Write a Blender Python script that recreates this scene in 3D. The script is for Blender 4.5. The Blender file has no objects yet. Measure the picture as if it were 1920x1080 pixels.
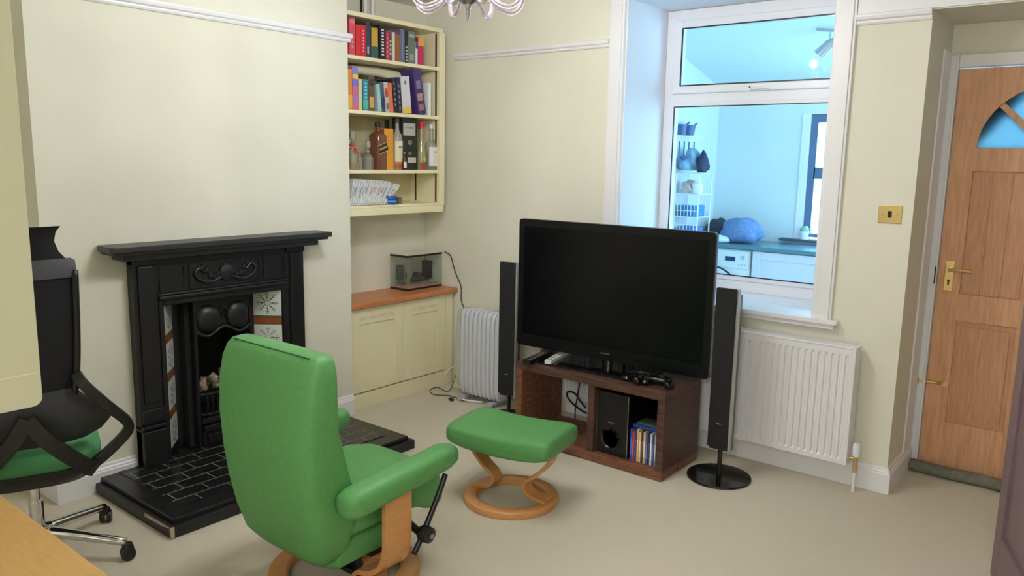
import bpy, bmesh, math, random
from mathutils import Vector, Matrix
random.seed(7)
SC = bpy.context.scene
COL = SC.collection
PI = math.pi

# ------------------------------------------------------------------ camera
CR = [[0.7781522799, 0.6278152207, 0.0180852951],
      [-0.1154368965, 0.1146566179, 0.9866753179],
      [-0.6173761837, 0.7698713585, -0.1616933493]]
CP = (3.78119, -3.11699, 1.61962)
FPX = 1466.3
cd = bpy.data.cameras.new('camera'); cam = bpy.data.objects.new('camera', cd); COL.objects.link(cam)
cd.sensor_width = 36.0; cd.lens = FPX/1920*36; cd.clip_start = .02; cd.clip_end = 100
m = Matrix.Identity(4)
for i in range(3):
    m[i][0] = CR[0][i]; m[i][1] = CR[1][i]; m[i][2] = -CR[2][i]; m[i][3] = CP[i]
cam.matrix_world = m
SC.camera = cam
def at(px, py, ax, val):
    """the point of a real plane (axis = value) seen at a pixel of the 1920x1080 photograph"""
    u = ((px-960)/FPX, -(py-540)/FPX, 1.0)
    d = Vector([sum(CR[k][i]*u[k] for k in range(3)) for i in range(3)])
    i = 'xyz'.index(ax); t = (val-CP[i])/d[i]
    return Vector(CP)+d*t

# ------------------------------------------------------------------ view, world, large lights
SC.view_settings.view_transform = 'Standard'; SC.view_settings.look = 'None'
SC.view_settings.gamma = 1.0; SC.view_settings.use_curve_mapping = False
SC.view_settings.exposure = 0.37
SC.cycles.transparent_max_bounces = 32
W = bpy.data.worlds.new('world'); SC.world = W; W.use_nodes = True
W.node_tree.nodes['Background'].inputs[0].default_value = (.40, .74, 1.0, 1)
W.node_tree.nodes['Background'].inputs[1].default_value = 3.0

def light(name, kind, loc, power, color, size=.1, size_y=None, aim=None):
    l = bpy.data.lights.new(name, kind); l.energy = power; l.color = color
    if kind == 'AREA':
        l.shape = 'RECTANGLE'; l.size = size; l.size_y = size_y or size
    else:
        l.shadow_soft_size = size
    o = bpy.data.objects.new(name, l); COL.objects.link(o); o.location = loc
    if aim is not None:
        o.rotation_euler = (Vector(aim)-Vector(loc)).to_track_quat('-Z', 'Y').to_euler()
    return o
# daylight: through the kitchen's far window; plus an unseen fill added at the right to brighten the kitchen
light('daylight_kitchen_window', 'AREA', (1.95, 4.75, 1.6), 68, (.36, .68, 1), 1.2, 1.2, (1.9, 2.5, 1.2))
light('kitchen_side_fill', 'AREA', (4.35, 2.9, 1.5), 54, (.29, .62, 1), 2.2, 2.0, (1.2, 3.2, 1.3))
# added unseen fill behind the camera, lifts the back wall and door recess
light('rear_fill_light', 'POINT', (4.0, -4.6, 2.3), 78, (.975, .985, 1), .16)

# ------------------------------------------------------------------ materials
def srgb(r, g, b):
    f = lambda c: (c/255/12.92) if c/255 <= .04045 else ((c/255+.055)/1.055)**2.4
    return (f(r), f(g), f(b), 1)
MATS = {}
def mat(name, rgb, rough=.6, metal=0, noise=0, nscale=20, bump=0, bscale=200, spec=.5, coat=0, emit=None, estr=0, alpha=1, trans=0, sheen=0, stretch=None, rgb2=None):
    if name in MATS: return MATS[name]
    m = bpy.data.materials.new(name); m.use_nodes = True; nt = m.node_tree; N = nt.nodes; L = nt.links
    b = N['Principled BSDF']; c = srgb(*rgb)
    b.inputs['Base Color'].default_value = c; b.inputs['Roughness'].default_value = rough
    b.inputs['Metallic'].default_value = metal; b.inputs['Specular IOR Level'].default_value = spec
    b.inputs['Coat Weight'].default_value = coat; b.inputs['Transmission Weight'].default_value = trans
    b.inputs['Alpha'].default_value = alpha; b.inputs['Sheen Weight'].default_value = sheen
    if emit:
        b.inputs['Emission Color'].default_value = srgb(*emit); b.inputs['Emission Strength'].default_value = estr
    tc = N.new('ShaderNodeTexCoord')
    src = tc.outputs['Object']
    if stretch:
        mp = N.new('ShaderNodeMapping'); mp.inputs['Scale'].default_value = stretch
        L.new(src, mp.inputs['Vector']); src = mp.outputs['Vector']
    if noise:
        n = N.new('ShaderNodeTexNoise'); n.inputs['Scale'].default_value = nscale; n.inputs['Detail'].default_value = 6
        L.new(src, n.inputs['Vector'])
        r = N.new('ShaderNodeValToRGB'); r.color_ramp.elements[0].position = .32; r.color_ramp.elements[1].position = .68
        c2 = srgb(*rgb2) if rgb2 else tuple(x*(1-noise) for x in c[:3])+(1,)
        r.color_ramp.elements[0].color = c2; r.color_ramp.elements[1].color = c
        L.new(n.outputs['Fac'], r.inputs['Fac']); L.new(r.outputs['Color'], b.inputs['Base Color'])
    if bump:
        n2 = N.new('ShaderNodeTexNoise'); n2.inputs['Scale'].default_value = bscale; n2.inputs['Detail'].default_value = 4
        L.new(tc.outputs['Object'], n2.inputs['Vector'])
        bp = N.new('ShaderNodeBump'); bp.inputs['Strength'].default_value = bump; bp.inputs['Distance'].default_value = .002
        L.new(n2.outputs['Fac'], bp.inputs['Height']); L.new(bp.outputs['Normal'], b.inputs['Normal'])
    MATS[name] = m
    return m
def pane_mat(name, tint=(1, 1, 1), gloss=.08):
    if name in MATS: return MATS[name]
    m = bpy.data.materials.new(name); m.use_nodes = True; nt = m.node_tree; nt.nodes.clear()
    o = nt.nodes.new('ShaderNodeOutputMaterial'); mx = nt.nodes.new('ShaderNodeMixShader')
    t = nt.nodes.new('ShaderNodeBsdfTransparent'); g = nt.nodes.new('ShaderNodeBsdfGlossy')
    t.inputs[0].default_value = tint+(1,); g.inputs['Roughness'].default_value = .02
    mx.inputs[0].default_value = gloss
    nt.links.new(t.outputs[0], mx.inputs[1]); nt.links.new(g.outputs[0], mx.inputs[2]); nt.links.new(mx.outputs[0], o.inputs[0])
    MATS[name] = m
    return m
M_WALL = mat('cream_wall_paint', (232, 229, 212), .75, noise=.04, nscale=3, bump=.12, bscale=60)
M_CEIL = mat('ceiling_white', (232, 232, 228), .8)
M_KWALL = mat('kitchen_pale_wall', (225, 232, 232), .7)
M_WHITE = mat('white_gloss_paint', (238, 237, 240), .35)
M_UPVC = mat('white_upvc', (238, 238, 242), .3)
M_CREAMW = mat('cream_painted_wood', (242, 234, 196), .42, noise=.03, nscale=6)
M_CARPET = mat('beige_carpet', (214, 204, 182), .95, noise=.16, nscale=260, bump=.7, bscale=420, sheen=.2, spec=.1)
M_BLACKIRON = mat('black_cast_iron', (24, 24, 27), .42, noise=.3, nscale=30, bump=.25, bscale=80)
M_GREEN = mat('green_leather', (92, 152, 88), .48, noise=.10, nscale=60, bump=.15, bscale=500, spec=.35)
M_GREENF = mat('green_fabric', (78, 150, 96), .8, noise=.15, nscale=200)
M_BEECH = mat('beech_wood', (214, 152, 92), .4, noise=.14, nscale=9, stretch=(1, 1, 6), coat=.15)
M_DESK = mat('orange_pine_wood', (194, 152, 88), .45, noise=.12, nscale=14, stretch=(1.2, 12, 1), coat=.1)
M_WORKTOP = mat('orange_wood_worktop', (200, 130, 80), .4, noise=.10, nscale=10, stretch=(8, 1, 1), coat=.1)
M_SHEESHAM = mat('dark_sheesham_wood', (98, 66, 54), .42, noise=.5, nscale=8, stretch=(1, 5, 9), rgb2=(62, 42, 38), coat=.1)
M_SHEESHAM_L = mat('lighter_sheesham_wood', (134, 90, 62), .42, noise=.5, nscale=6, stretch=(2, 5, 9), rgb2=(98, 56, 38), coat=.1)
M_OAK = mat('oak_veneer', (228, 174, 134), .45, noise=.16, nscale=9, stretch=(9, 3, .8), rgb2=(206, 152, 114))
M_OAK2 = mat('oak_panel', (218, 164, 126), .45, noise=.2, nscale=12, stretch=(9, 3, .6), rgb2=(196, 142, 106))
M_DARKDOOR = mat('stained_dark_door', (126, 100, 108), .45, noise=.2, nscale=9, stretch=(9, 9, .8))
M_BLACK = mat('black_plastic', (16, 16, 18), .38)
M_BLACKG = mat('gloss_black', (8, 8, 10), .12, coat=.3)
M_BEZEL = mat('satin_black_bezel', (9, 9, 12), .34, spec=.3)
M_SCREEN = mat('tv_screen_glass', (6, 6, 9), .22, spec=.25)
M_BLACKMESH = mat('black_mesh_fabric', (22, 22, 28), .9, bump=.6, bscale=700)
M_GREYFAB = mat('dark_grey_fabric', (62, 62, 68), .85, bump=.3, bscale=400)
M_SILVER = mat('brushed_silver', (190, 190, 196), .3, metal=1)
M_CHROME = mat('chrome', (225, 225, 228), .12, metal=1)
M_BRASS = mat('polished_brass', (228, 202, 142), .28, metal=1)
M_RAD = mat('radiator_white', (236, 234, 238), .35)
M_HEATER = mat('pale_grey_enamel', (206, 208, 216), .4)
M_GLASS = pane_mat('clear_pane', (.97, .99, 1), .005)
M_DOORGLASS = bpy.data.materials.new('frosted_door_pane'); M_DOORGLASS.use_nodes = True
_n = M_DOORGLASS.node_tree; _n.nodes.clear(); _o = _n.nodes.new('ShaderNodeOutputMaterial'); _t = _n.nodes.new('ShaderNodeBsdfTranslucent'); _t.inputs[0].default_value = (.40, .52, .56, 1)
_n.links.new(_t.outputs[0], _o.inputs[0])
M_CRYSTAL = mat('chandelier_glass', (226, 208, 222), .08, trans=.93)
M_BOTTLE = mat('bottle_glass', (235, 238, 228), .04, trans=.85)
M_TANK = pane_mat('tank_glass', (.975, .985, .98), .03)

# ------------------------------------------------------------------ mesh helpers
def obj(name, bm, m, parent=None, smooth=None, bevel=0, subsurf=0, bseg=2):
    me = bpy.data.meshes.new(name)
    bmesh.ops.recalc_face_normals(bm, faces=bm.faces[:])
    bm.to_mesh(me); bm.free()
    ms = m if isinstance(m, (list, tuple)) else [m]
    for k in ms: me.materials.append(k)
    o = bpy.data.objects.new(name, me); COL.objects.link(o)
    if parent is not None: o.parent = parent
    if smooth is True or subsurf:
        for p in me.polygons: p.use_smooth = True
    elif smooth:
        for p in me.polygons: p.use_smooth = True
        me.set_sharp_from_angle(angle=math.radians(smooth))
    if bevel:
        md = o.modifiers.new('bevel', 'BEVEL'); md.width = bevel; md.segments = bseg; md.limit_method = 'ANGLE'; md.angle_limit = math.radians(40)
    if subsurf:
        md = o.modifiers.new('subsurf', 'SUBSURF'); md.levels = subsurf; md.render_levels = subsurf
    return o
def props(o, label, cat, group=None, kind=None):
    if label: o['label'] = label
    if cat: o['category'] = cat
    if group: o['group'] = group
    if kind: o['kind'] = kind
    return o
def thing(name, label, cat, loc=(0, 0, 0), rotz=0, group=None):
    o = bpy.data.objects.new(name, None); COL.objects.link(o); o.empty_display_size = .05
    o.location = loc; o.rotation_euler = (0, 0, rotz)
    return props(o, label, cat, group)
def struct(name, bm, m, **k):
    o = obj(name, bm, m, **k); o['kind'] = 'structure'; return o
def B(): return bmesh.new()
def box(bm, x0, x1, y0, y1, z0, z1, mi=0, M=None):
    co = [(x0, y0, z0), (x1, y0, z0), (x1, y1, z0), (x0, y1, z0), (x0, y0, z1), (x1, y0, z1), (x1, y1, z1), (x0, y1, z1)]
    if M is not None: co = [M @ Vector(c) for c in co]
    v = [bm.verts.new(c) for c in co]
    for f in ((3, 2, 1, 0), (4, 5, 6, 7), (0, 1, 5, 4), (1, 2, 6, 5), (2, 3, 7, 6), (3, 0, 4, 7)):
        bm.faces.new([v[i] for i in f]).material_index = mi
    return bm
def bx(*a, **k): return box(B(), *a, **k)
def prism(bm, poly, ax, a, b, mi=0, M=None):
    """poly in the two other axes (cyclic order x:(y,z) y:(x,z) z:(x,y)), extruded along ax"""
    def P(p, t):
        c = {'x': (t, p[0], p[1]), 'y': (p[0], t, p[1]), 'z': (p[0], p[1], t)}[ax]
        return M @ Vector(c) if M is not None else c
    v0 = [bm.verts.new(P(p, a)) for p in poly]; v1 = [bm.verts.new(P(p, b)) for p in poly]
    n = len(poly)
    fs = [bm.faces.new(v0), bm.faces.new(v1[::-1])]
    for i in range(n): fs.append(bm.faces.new((v0[i], v0[(i+1) % n], v1[(i+1) % n], v1[i])))
    for f in fs: f.material_index = mi
    bmesh.ops.triangulate(bm, faces=[f for f in fs[:2] if len(f.verts) > 4])
    return bm
def lathe(bm, prof, seg=32, c=(0, 0, 0), mi=0, M=None):
    rings = []
    for r, z in prof:
        if r < 1e-5:
            p = Vector((c[0], c[1], c[2]+z)); rings.append([bm.verts.new(M @ p if M is not None else p)])
        else:
            ring = []
            for i in range(seg):
                a = 2*PI*i/seg; p = Vector((c[0]+r*math.cos(a), c[1]+r*math.sin(a), c[2]+z))
                ring.append(bm.verts.new(M @ p if M is not None else p))
            rings.append(ring)
    for a, b in zip(rings, rings[1:]):
        for i in range(seg):
            j = (i+1) % seg
            if len(a) == 1 and len(b) == 1: continue
            if len(a) == 1: f = bm.faces.new((a[0], b[i], b[j]))
            elif len(b) == 1: f = bm.faces.new((a[i], a[j], b[0]))
            else: f = bm.faces.new((a[i], a[j], b[j], b[i]))
            f.material_index = mi
    for R in (rings[0], rings[-1]):
        if len(R) > 1 and prof[0] != prof[-1]: bm.faces.new(R).material_index = mi
    return bm
def ring_lathe(bm, prof, seg=48, c=(0, 0, 0)):
    """closed profile swept round z"""
    R = []
    for i in range(seg):
        a = 2*PI*i/seg
        R.append([bm.verts.new((c[0]+r*math.cos(a), c[1]+r*math.sin(a), c[2]+z)) for r, z in prof])
    n = len(prof)
    for i in range(seg):
        for k in range(n):
            bm.faces.new((R[i][k], R[(i+1) % seg][k], R[(i+1) % seg][(k+1) % n], R[i][(k+1) % n]))
    return bm
def spline(pts, n=6):
    P = [Vector(p) for p in pts]; out = []
    for i in range(len(P)-1):
        p0 = P[max(i-1, 0)]; p1 = P[i]; p2 = P[i+1]; p3 = P[min(i+2, len(P)-1)]
        for k in range(n):
            t = k/n
            out.append(.5*((2*p1)+(p2-p0)*t+(2*p0-5*p1+4*p2-p3)*t*t+(3*p1-p0-3*p2+p3)*t**3))
    out.append(P[-1]); return out
def tube(bm, pts, r, seg=8, closed=False, section=None, mi=0, up=None):
    """sweeps a circle (or section list of (side, up)) along points"""
    P = [Vector(p) for p in pts]; n = len(P); rings = []
    ref = Vector(up) if up else Vector((0, 0, 1))
    prevn = None
    for i in range(n):
        if closed: t = P[(i+1) % n]-P[i-1]
        else: t = P[min(i+1, n-1)]-P[max(i-1, 0)]
        t.normalize()
        if up:
            s = t.cross(ref)
            if s.length < 1e-4: s = prevn.copy()
            s.normalize(); u = s.cross(t)
        else:
            if prevn is None:
                a = Vector((0, 0, 1)) if abs(t.z) < .9 else Vector((1, 0, 0)); s = t.cross(a).normalized()
            else:
                s = prevn-t*prevn.dot(t); s.normalize()
            u = s.cross(t)
        prevn = s.copy()
        rr = r[i] if isinstance(r, (list, tuple)) else r
        if section: rings.append([bm.verts.new(P[i]+s*a+u*b) for a, b in section])
        else: rings.append([bm.verts.new(P[i]+s*(math.cos(2*PI*k/seg)*rr)+u*(math.sin(2*PI*k/seg)*rr)) for k in range(seg)])
    m_ = len(rings[0])
    for i in range(n if closed else n-1):
        a = rings[i]; b = rings[(i+1) % n]
        for k in range(m_): bm.faces.new((a[k], a[(k+1) % m_], b[(k+1) % m_], b[k])).material_index = mi
    if not closed:
        bm.faces.new(rings[0]).material_index = mi; bm.faces.new(rings[-1][::-1]).material_index = mi
    return bm
def loft(bm, sections, seg=28, ax='z', M=None):
    """sections: (t, cu, cv, hu, hv, exponent); superellipse rings stacked along ax, capped by shrinking rings"""
    rings = []
    for (t, cu, cv, hu, hv, e) in sections:
        ring = []
        for i in range(seg):
            a = 2*PI*i/seg; ca, sa = math.cos(a), math.sin(a)
            u = cu+hu*math.copysign(abs(ca)**(2/e), ca); v = cv+hv*math.copysign(abs(sa)**(2/e), sa)
            p = {'z': (u, v, t), 'y': (u, t, v), 'x': (t, u, v)}[ax]
            ring.append(bm.verts.new(M @ Vector(p) if M is not None else p))
        rings.append(ring)
    for a, b in zip(rings, rings[1:]):
        for i in range(seg): bm.faces.new((a[i], a[(i+1) % seg], b[(i+1) % seg], b[i]))
    bm.faces.new(rings[0]); bm.faces.new(rings[-1][::-1])
    return bm
def pillow_ends(s0, s1, mids, e=5, n=4, depth=.03):
    return None
def cyl(bm, p, q, r, seg=12, mi=0): return tube(bm, [p, q], r, seg, mi=mi)
def rrect(x0, x1, y0, y1, r, n=5):
    out = []
    for cx, cy, a0 in ((x1-r, y1-r, 0), (x0+r, y1-r, 90), (x0+r, y0+r, 180), (x1-r, y0+r, 270)):
        for k in range(n+1):
            a = math.radians(a0+90*k/n); out.append((cx+r*math.cos(a), cy+r*math.sin(a)))
    return out
def Mt(loc, rz=0, rx=0, ry=0):
    return Matrix.Translation(loc) @ Matrix.Rotation(rz, 4, 'Z') @ Matrix.Rotation(ry, 4, 'Y') @ Matrix.Rotation(rx, 4, 'X')

# ================================================================== ROOM
H = 2.66; YW = .976; YD = 1.47; XR = 2.93; L0 = -1.74; AX = -.34; YB = -6.0; XE = 4.45
struct('floor', bx(-.45, XE+.1, YB-.1, 4.3, -.1, 0), M_CARPET)
struct('ceiling', bx(-.45, XE+.1, YB-.1, YD, H, H+.1), M_CEIL)
b = bx(-.5, 0, L0, -1.24, 0, H); box(b, -.5, 0, -.53, 0, 0, H); box(b, -.5, 0, -1.24, -.53, .96, H); box(b, -.5, -.36, -1.24, -.53, 0, .96)
struct('wall_left', b, M_WALL)                       # the chimney breast
b = bx(-.5, AX, 0, YW, 0, H); box(b, -.5, AX, YB, L0, 0, H)
struct('wall_alcoves', b, M_WALL)
b = B()                                                                    # thick old wall with window and door openings
WX0, WX1, WZ0, WZ1 = 1.315, 2.502, .83, 2.56
DX1 = 3.95
box(b, -.5, WX0, YW, YD, 0, H); box(b, WX0, WX1, YW, YD, 0, WZ0-.002); box(b, WX0, WX1, YW, YD, WZ1, H)
box(b, WX1, XR, YW, YD, 0, H); box(b, XR, DX1, YW, YD, 2.33, H); box(b, DX1, XE+.1, YW, YD, 0, H)
# the skin behind the reveals, round the window and the door frames
box(b, -.5, WX0, YD, YD+.1, 0, 3.1); box(b, WX0, WX1, YD, YD+.1, 0, WZ0-.002); box(b, WX0, WX1, YD, YD+.1, WZ1, 3.1)
box(b, WX1, XR, YD, YD+.1, 0, 3.1); box(b, XR, DX1, YD, YD+.1, 2.135, 3.1); box(b, 3.86, XE+.1, YD, YD+.1, 0, 2.135)
struct('wall_back', b, M_WALL)
struct('wall_right', bx(XE, XE+.1, YB-.1, YW, 0, H), M_WALL)
struct('wall_front', bx(-.5, XE+.1, YB-.1, YB, 0, H), M_WALL)

# skirting boards: moulded profile swept along a wall
SKP = [(0, 0), (.020, 0), (.020, .098), (.016, .104), (.016, .110), (.010, .118), (.008, .128), (.0, .132)]
def sweep(bm, path, prof, z=0, s=1):
    """profile (off the wall, height) swept along wall points, mitred; the room lies to the right of the path's direction"""
    P = [Vector(p) for p in path]; rings = []
    for i in range(len(P)):
        ns = []
        for a_, b_ in ((i-1, i), (i, i+1)):
            if 0 <= a_ and b_ < len(P):
                d = (P[b_]-P[a_]).normalized(); ns.append(Vector((d.y, -d.x)))
        if len(ns) == 2:
            m_ = (ns[0]+ns[1]).normalized(); m_ = m_/m_.dot(ns[0])
        else: m_ = ns[0]
        rings.append([bm.verts.new((P[i].x+m_.x*d, P[i].y+m_.y*d, z+h*s)) for d, h in prof])
    n = len(prof)
    for a_, c in zip(rings, rings[1:]):
        for i in range(n): bm.faces.new((a_[i], a_[(i+1) % n], c[(i+1) % n], c[i]))
    bm.faces.new(rings[0][::-1]); bm.faces.new(rings[-1])
b = B(); sweep(b, [(AX, L0), (0, L0), (0, -1.385)], SKP); struct('baseboard_left', b, M_WHITE)
b = B(); sweep(b, [(0, -.385), (0, .0)], SKP); struct('baseboard_right', b, M_WHITE)
b = B(); sweep(b, [(0.0, YW), (XR, YW), (XR, YD-.04)], SKP); struct('baseboard_back', b, M_WHITE)
b = B(); sweep(b, [(AX, YB), (AX, L0-.03)], SKP); struct('baseboard_alcove', b, M_WHITE)
# picture rails
RLP = [(0, -.005), (.012, -.005), (.018, .004), (.018, .012), (.030, .018), (.034, .030), (.034, .040), (.026, .044), (0, .044)]
def rail(bm, p, q, nrm, z, s=1):
    a = [bm.verts.new((p[0]+nrm[0]*d, p[1]+nrm[1]*d, z+h*s)) for d, h in RLP]; c = [bm.verts.new((q[0]+nrm[0]*d, q[1]+nrm[1]*d, z+h*s)) for d, h in RLP]
    n = len(RLP)
    for i in range(n): bm.faces.new((a[i], a[(i+1) % n], c[(i+1) % n], c[i]))
    bm.faces.new(a[::-1]); bm.faces.new(c)
b = B(); rail(b, (0, L0), (0, 0.012), (1, 0), 2.292); struct('trim_1', b, M_WHITE)
b = B(); rail(b, (-.03, YW), (1.215, YW), (0, -1), 2.292, .9); struct('trim_2', b, M_WHITE)
b = B(); rail(b, (2.603, YW), (XR, YW), (0, -1), 2.292, 1.0)
box(b, 2.603, XE, YW-.012, YW, 2.336, H); struct('trim_3', b, M_WHITE)

# window casing (architrave), window board
b = B()
for x0, x1 in ((1.215, 1.312), (2.505, 2.602)):
    box(b, x0, x1, YW-.02, YW+.002, .845, H-.02); box(b, x0+.012, x1-.012, YW-.028, YW-.018, .845, H-.03)
box(b, 1.315, 2.502, YW-.02, YW+.002, WZ1+.002, H-.02)
struct('trim_4', b, M_WHITE, bevel=.003)
b = B(); prism(b, [(1.18, YW-.055), (2.64, YW-.055), (2.64, YW+.0), (2.502, YW+.0), (2.502, YD-.005), (1.315, YD-.005), (1.315, YW), (1.18, YW)], 'z', .822, .846)
box(b, 1.2, 2.62, YW-.035, YW-.001, .796, .822)
struct('trim_5', b, M_WHITE, bevel=.004)
# white painted lining of the window reveal
M_REV = mat('white_reveal_paint', (236, 238, 244), .6)
b = bx(WX0, WX0+.008, YW+.003, YD, .846, WZ1); box(b, WX1-.008, WX1, YW+.003, YD, .846, WZ1); box(b, WX0+.008, WX1-.008, YW+.003, YD, WZ1-.008, WZ1)
struct('trim_6', b, M_REV)

# internal window to the kitchen
def frame_rect(bm, x0, x1, z0, z1, w, y0, y1, wb=None, wt=None):
    wb = w if wb is None else wb; wt = w if wt is None else wt
    box(bm, x0, x0+w, y0, y1, z0, z1); box(bm, x1-w, x1, y0, y1, z0, z1)
    box(bm, x0+w, x1-w, y0, y1, z0, z0+wb); box(bm, x0+w, x1-w, y0, y1, z1-wt, z1)
win = thing('window_1', None, None, (0, 0, 0)); win['kind'] = 'structure'
b = B(); frame_rect(b, WX0+.009, WX1-.009, .847, WZ1-.01, .07, YD-.01, YD+.06); box(b, WX0+.07, WX1-.07, YD-.01, YD+.06, 1.985, 2.05)
obj('window_frame', b, M_UPVC, win, bevel=.004)
b = B(); frame_rect(b, 1.385, 2.434, 2.045, 2.485, .055, YD-.028, YD+.03, .05, .05)
obj('opening_sash', b, M_UPVC, win, bevel=.006)
b = B(); frame_rect(b, 1.385, 2.434, .915, 1.99, .020, YD-.02, YD+.0, .030, .025)
obj('glazing_bead', b, M_UPVC, win, bevel=.003)
b = B(); frame_rect(b, 1.436, 2.383, 2.091, 2.440, .007, YD-.031, YD-.022); frame_rect(b, 1.401, 2.418, .941, 1.968, .006, YD-.023, YD-.016)
obj('black_gasket', b, M_BLACK, win)
obj('window_pane', bx(1.44, 2.379, YD+.0, YD+.004, 2.094, 2.436), M_GLASS, win)
obj('window_pane', bx(1.405, 2.414, YD+.0, YD+.004, .945, 1.965), M_GLASS, win)
b = bx(1.90, 1.94, YD-.045, YD-.028, 2.05, 2.066); box(b, 1.90, 2.01, YD-.055, YD-.045, 2.053, 2.062); 
obj('window_handle', b, M_UPVC, win, bevel=.002)
obj('handle_keyhole', bx(1.898, 1.906, YD-.058, YD-.055, 2.062, 2.07), M_BLACK, win)

# ================================================================== DOOR 1 (oak, fan light)
door = thing('door_1', None, None, (0, 0, 0)); door['kind'] = 'structure'
b = B(); box(b, XR+.001, 2.975, YD-.03, YD+.05, 0, 2.18); box(b, 3.803, 3.86, YD-.03, YD+.05, 0, 2.18); box(b, 2.975, 3.803, YD-.03, YD+.05, 2.118, 2.18)
box(b, 2.965, 2.975, YD-.038, YD-.028, 0, 2.19)
obj('door_frame', b, M_WHITE, door, bevel=.004)
obj('jamb_lining', bx(XR+.0005, XR+.010, YD-.20, YD-.041, .0, 2.19), M_WHITE, door, bevel=.002)
dx0, dx1 = 2.978, 3.800; dy0, dy1 = YD-.01, YD+.034; cx = 3.389; fz = 1.72; fr = .300
b = B()
arc = [(cx+fr*math.cos(PI*k/24), fz+fr*math.sin(PI*k/24)) for k in range(25)]
# top field with the semicircle cut out, in strips
prism(b, [(dx1, fz)]+[(dx1, 2.112), (cx, 2.112)]+[p for p in arc[12::-1]], 'y', dy0, dy1)
prism(b, [(cx, 2.112), (dx0, 2.112), (dx0, fz)]+[p for p in arc[24:11:-1]], 'y', dy0, dy1)
rails = [(dx0, dx1, 1.605, fz), (dx0, dx1, .835, .975), (dx0, dx1, .01, .285)]
for x0, x1, z0, z1 in rails: box(b, x0, x1, dy0, dy1, z0, z1)
for z0, z1 in ((.285, .835), (.975, 1.605)):
    box(b, dx0, 3.085, dy0, dy1, z0, z1); box(b, 3.693, dx1, dy0, dy1, z0, z1); box(b, 3.412, 3.366, dy0, dy1, z0, z1) if False else box(b, 3.352, 3.426, dy0, dy1, z0, z1)
bmesh.ops.translate(b, verts=b.verts, vec=(0, 0, 0))
obj('door_leaf', b, M_OAK, door, bevel=.003)
for k, (z0, z1) in enumerate(((.285, .835), (.975, 1.605))):
    for x0, x1 in ((3.085, 3.352), (3.426, 3.693)):
        b = bx(x0, x1, dy0+.014, dy1-.01, z0, z1)
        if k == 1:
            w = (x1-x0)/3
            for j in range(3): box(b, x0+j*w+.003, x0+(j+1)*w-.003, dy0+.010, dy0+.014, z0+.004, z1-.004)
        else: prism(b, rrect(x0+.025, x1-.025, z0+.03, z1-.03, .01, 2), 'y', dy0+.008, dy0+.014)
        obj('door_panel', b, M_OAK2, door)
b = B()
for a in (45, 135):
    ca, sa = math.cos(math.radians(a)), math.sin(math.radians(a))
    p = Vector((cx+ca*.05, YD+.012, fz+sa*.05)); q = Vector((cx+ca*(fr+.012), YD+.012, fz+sa*(fr+.012)))
    tube(b, [p, q], .012, section=[(-.014, -.014), (.014, -.014), (.014, .014), (-.014, .014)])
prism(b, [(cx+.07*math.cos(PI*k/10), fz-.002+.07*math.sin(PI*k/10)) for k in range(11)], 'y', dy0+.002, dy1)
obj('glazing_bar', b, M_OAK, door)
b = B(); prism(b, [(cx+(fr+.01)*math.cos(PI*k/24), fz-.004+(fr+.01)*math.sin(PI*k/24)) for k in range(25)], 'y', YD+.010, YD+.014)
obj('fan_light_pane', b, M_DOORGLASS, door)
hp = obj('handle_plate', bx(3.008, 3.052, dy0-.006, dy0, .985, 1.145), M_BRASS, door, bevel=.004)
b = B(); cyl(b, (3.03, dy0-.006, 1.10), (3.03, dy0-.05, 1.10), .010); tube(b, spline([(3.03, dy0-.045, 1.10), (3.08, dy0-.05, 1.102), (3.14, dy0-.047, 1.098)]), [.009]*6+[.008]*6+[.006])
obj('lever_handle', b, M_BRASS, door, smooth=40)
b = bx(3.026, 3.034, dy0-.008, dy0-.005, 1.018, 1.035); lathe(b, [(0, 0), (.007, 0), (.007, .002), (0, .002)], 12, M=Mt((3.03, dy0-.006, 1.040), rx=PI/2)); obj('keyhole', b, M_BLACK, hp)
b = bx(2.995, 3.075, dy0-.006, dy0, .475, .503); cyl(b, (2.93, dy0-.016, .490), (3.05, dy0-.016, .490), .008); cyl(b, (3.035, dy0-.02, .490), (3.055, dy0-.035, .490), .007)
obj('sliding_bolt', b, M_BRASS, door, smooth=40)
obj('bolt_keep', bx(2.915, 2.945, YD-.045, YD-.030, .468, .508), M_BRASS, door, bevel=.006)
obj('latch_strike', bx(2.966, 2.972, YD-.042, YD-.036, 1.02, 1.11), M_BLACK, door)
# dark wooden door standing open at the right edge
d2 = thing('door_2', None, None, (3.485, .40, 0), math.radians(-72)); d2['kind'] = 'structure'
b = B(); frame_rect(b, 0, .74, .006, 2.03, .10, -.02, .02, .2, .12); box(b, .1, .64, -.02, .02, .92, 1.06)
obj('door_leaf', b, M_DARKDOOR, d2, bevel=.003)
obj('door_panel', bx(.1, .64, -.008, .008, .2, .92), M_DARKDOOR, d2); obj('door_panel', bx(.1, .64, -.008, .008, 1.06, 1.91), M_DARKDOOR, d2)

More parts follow.
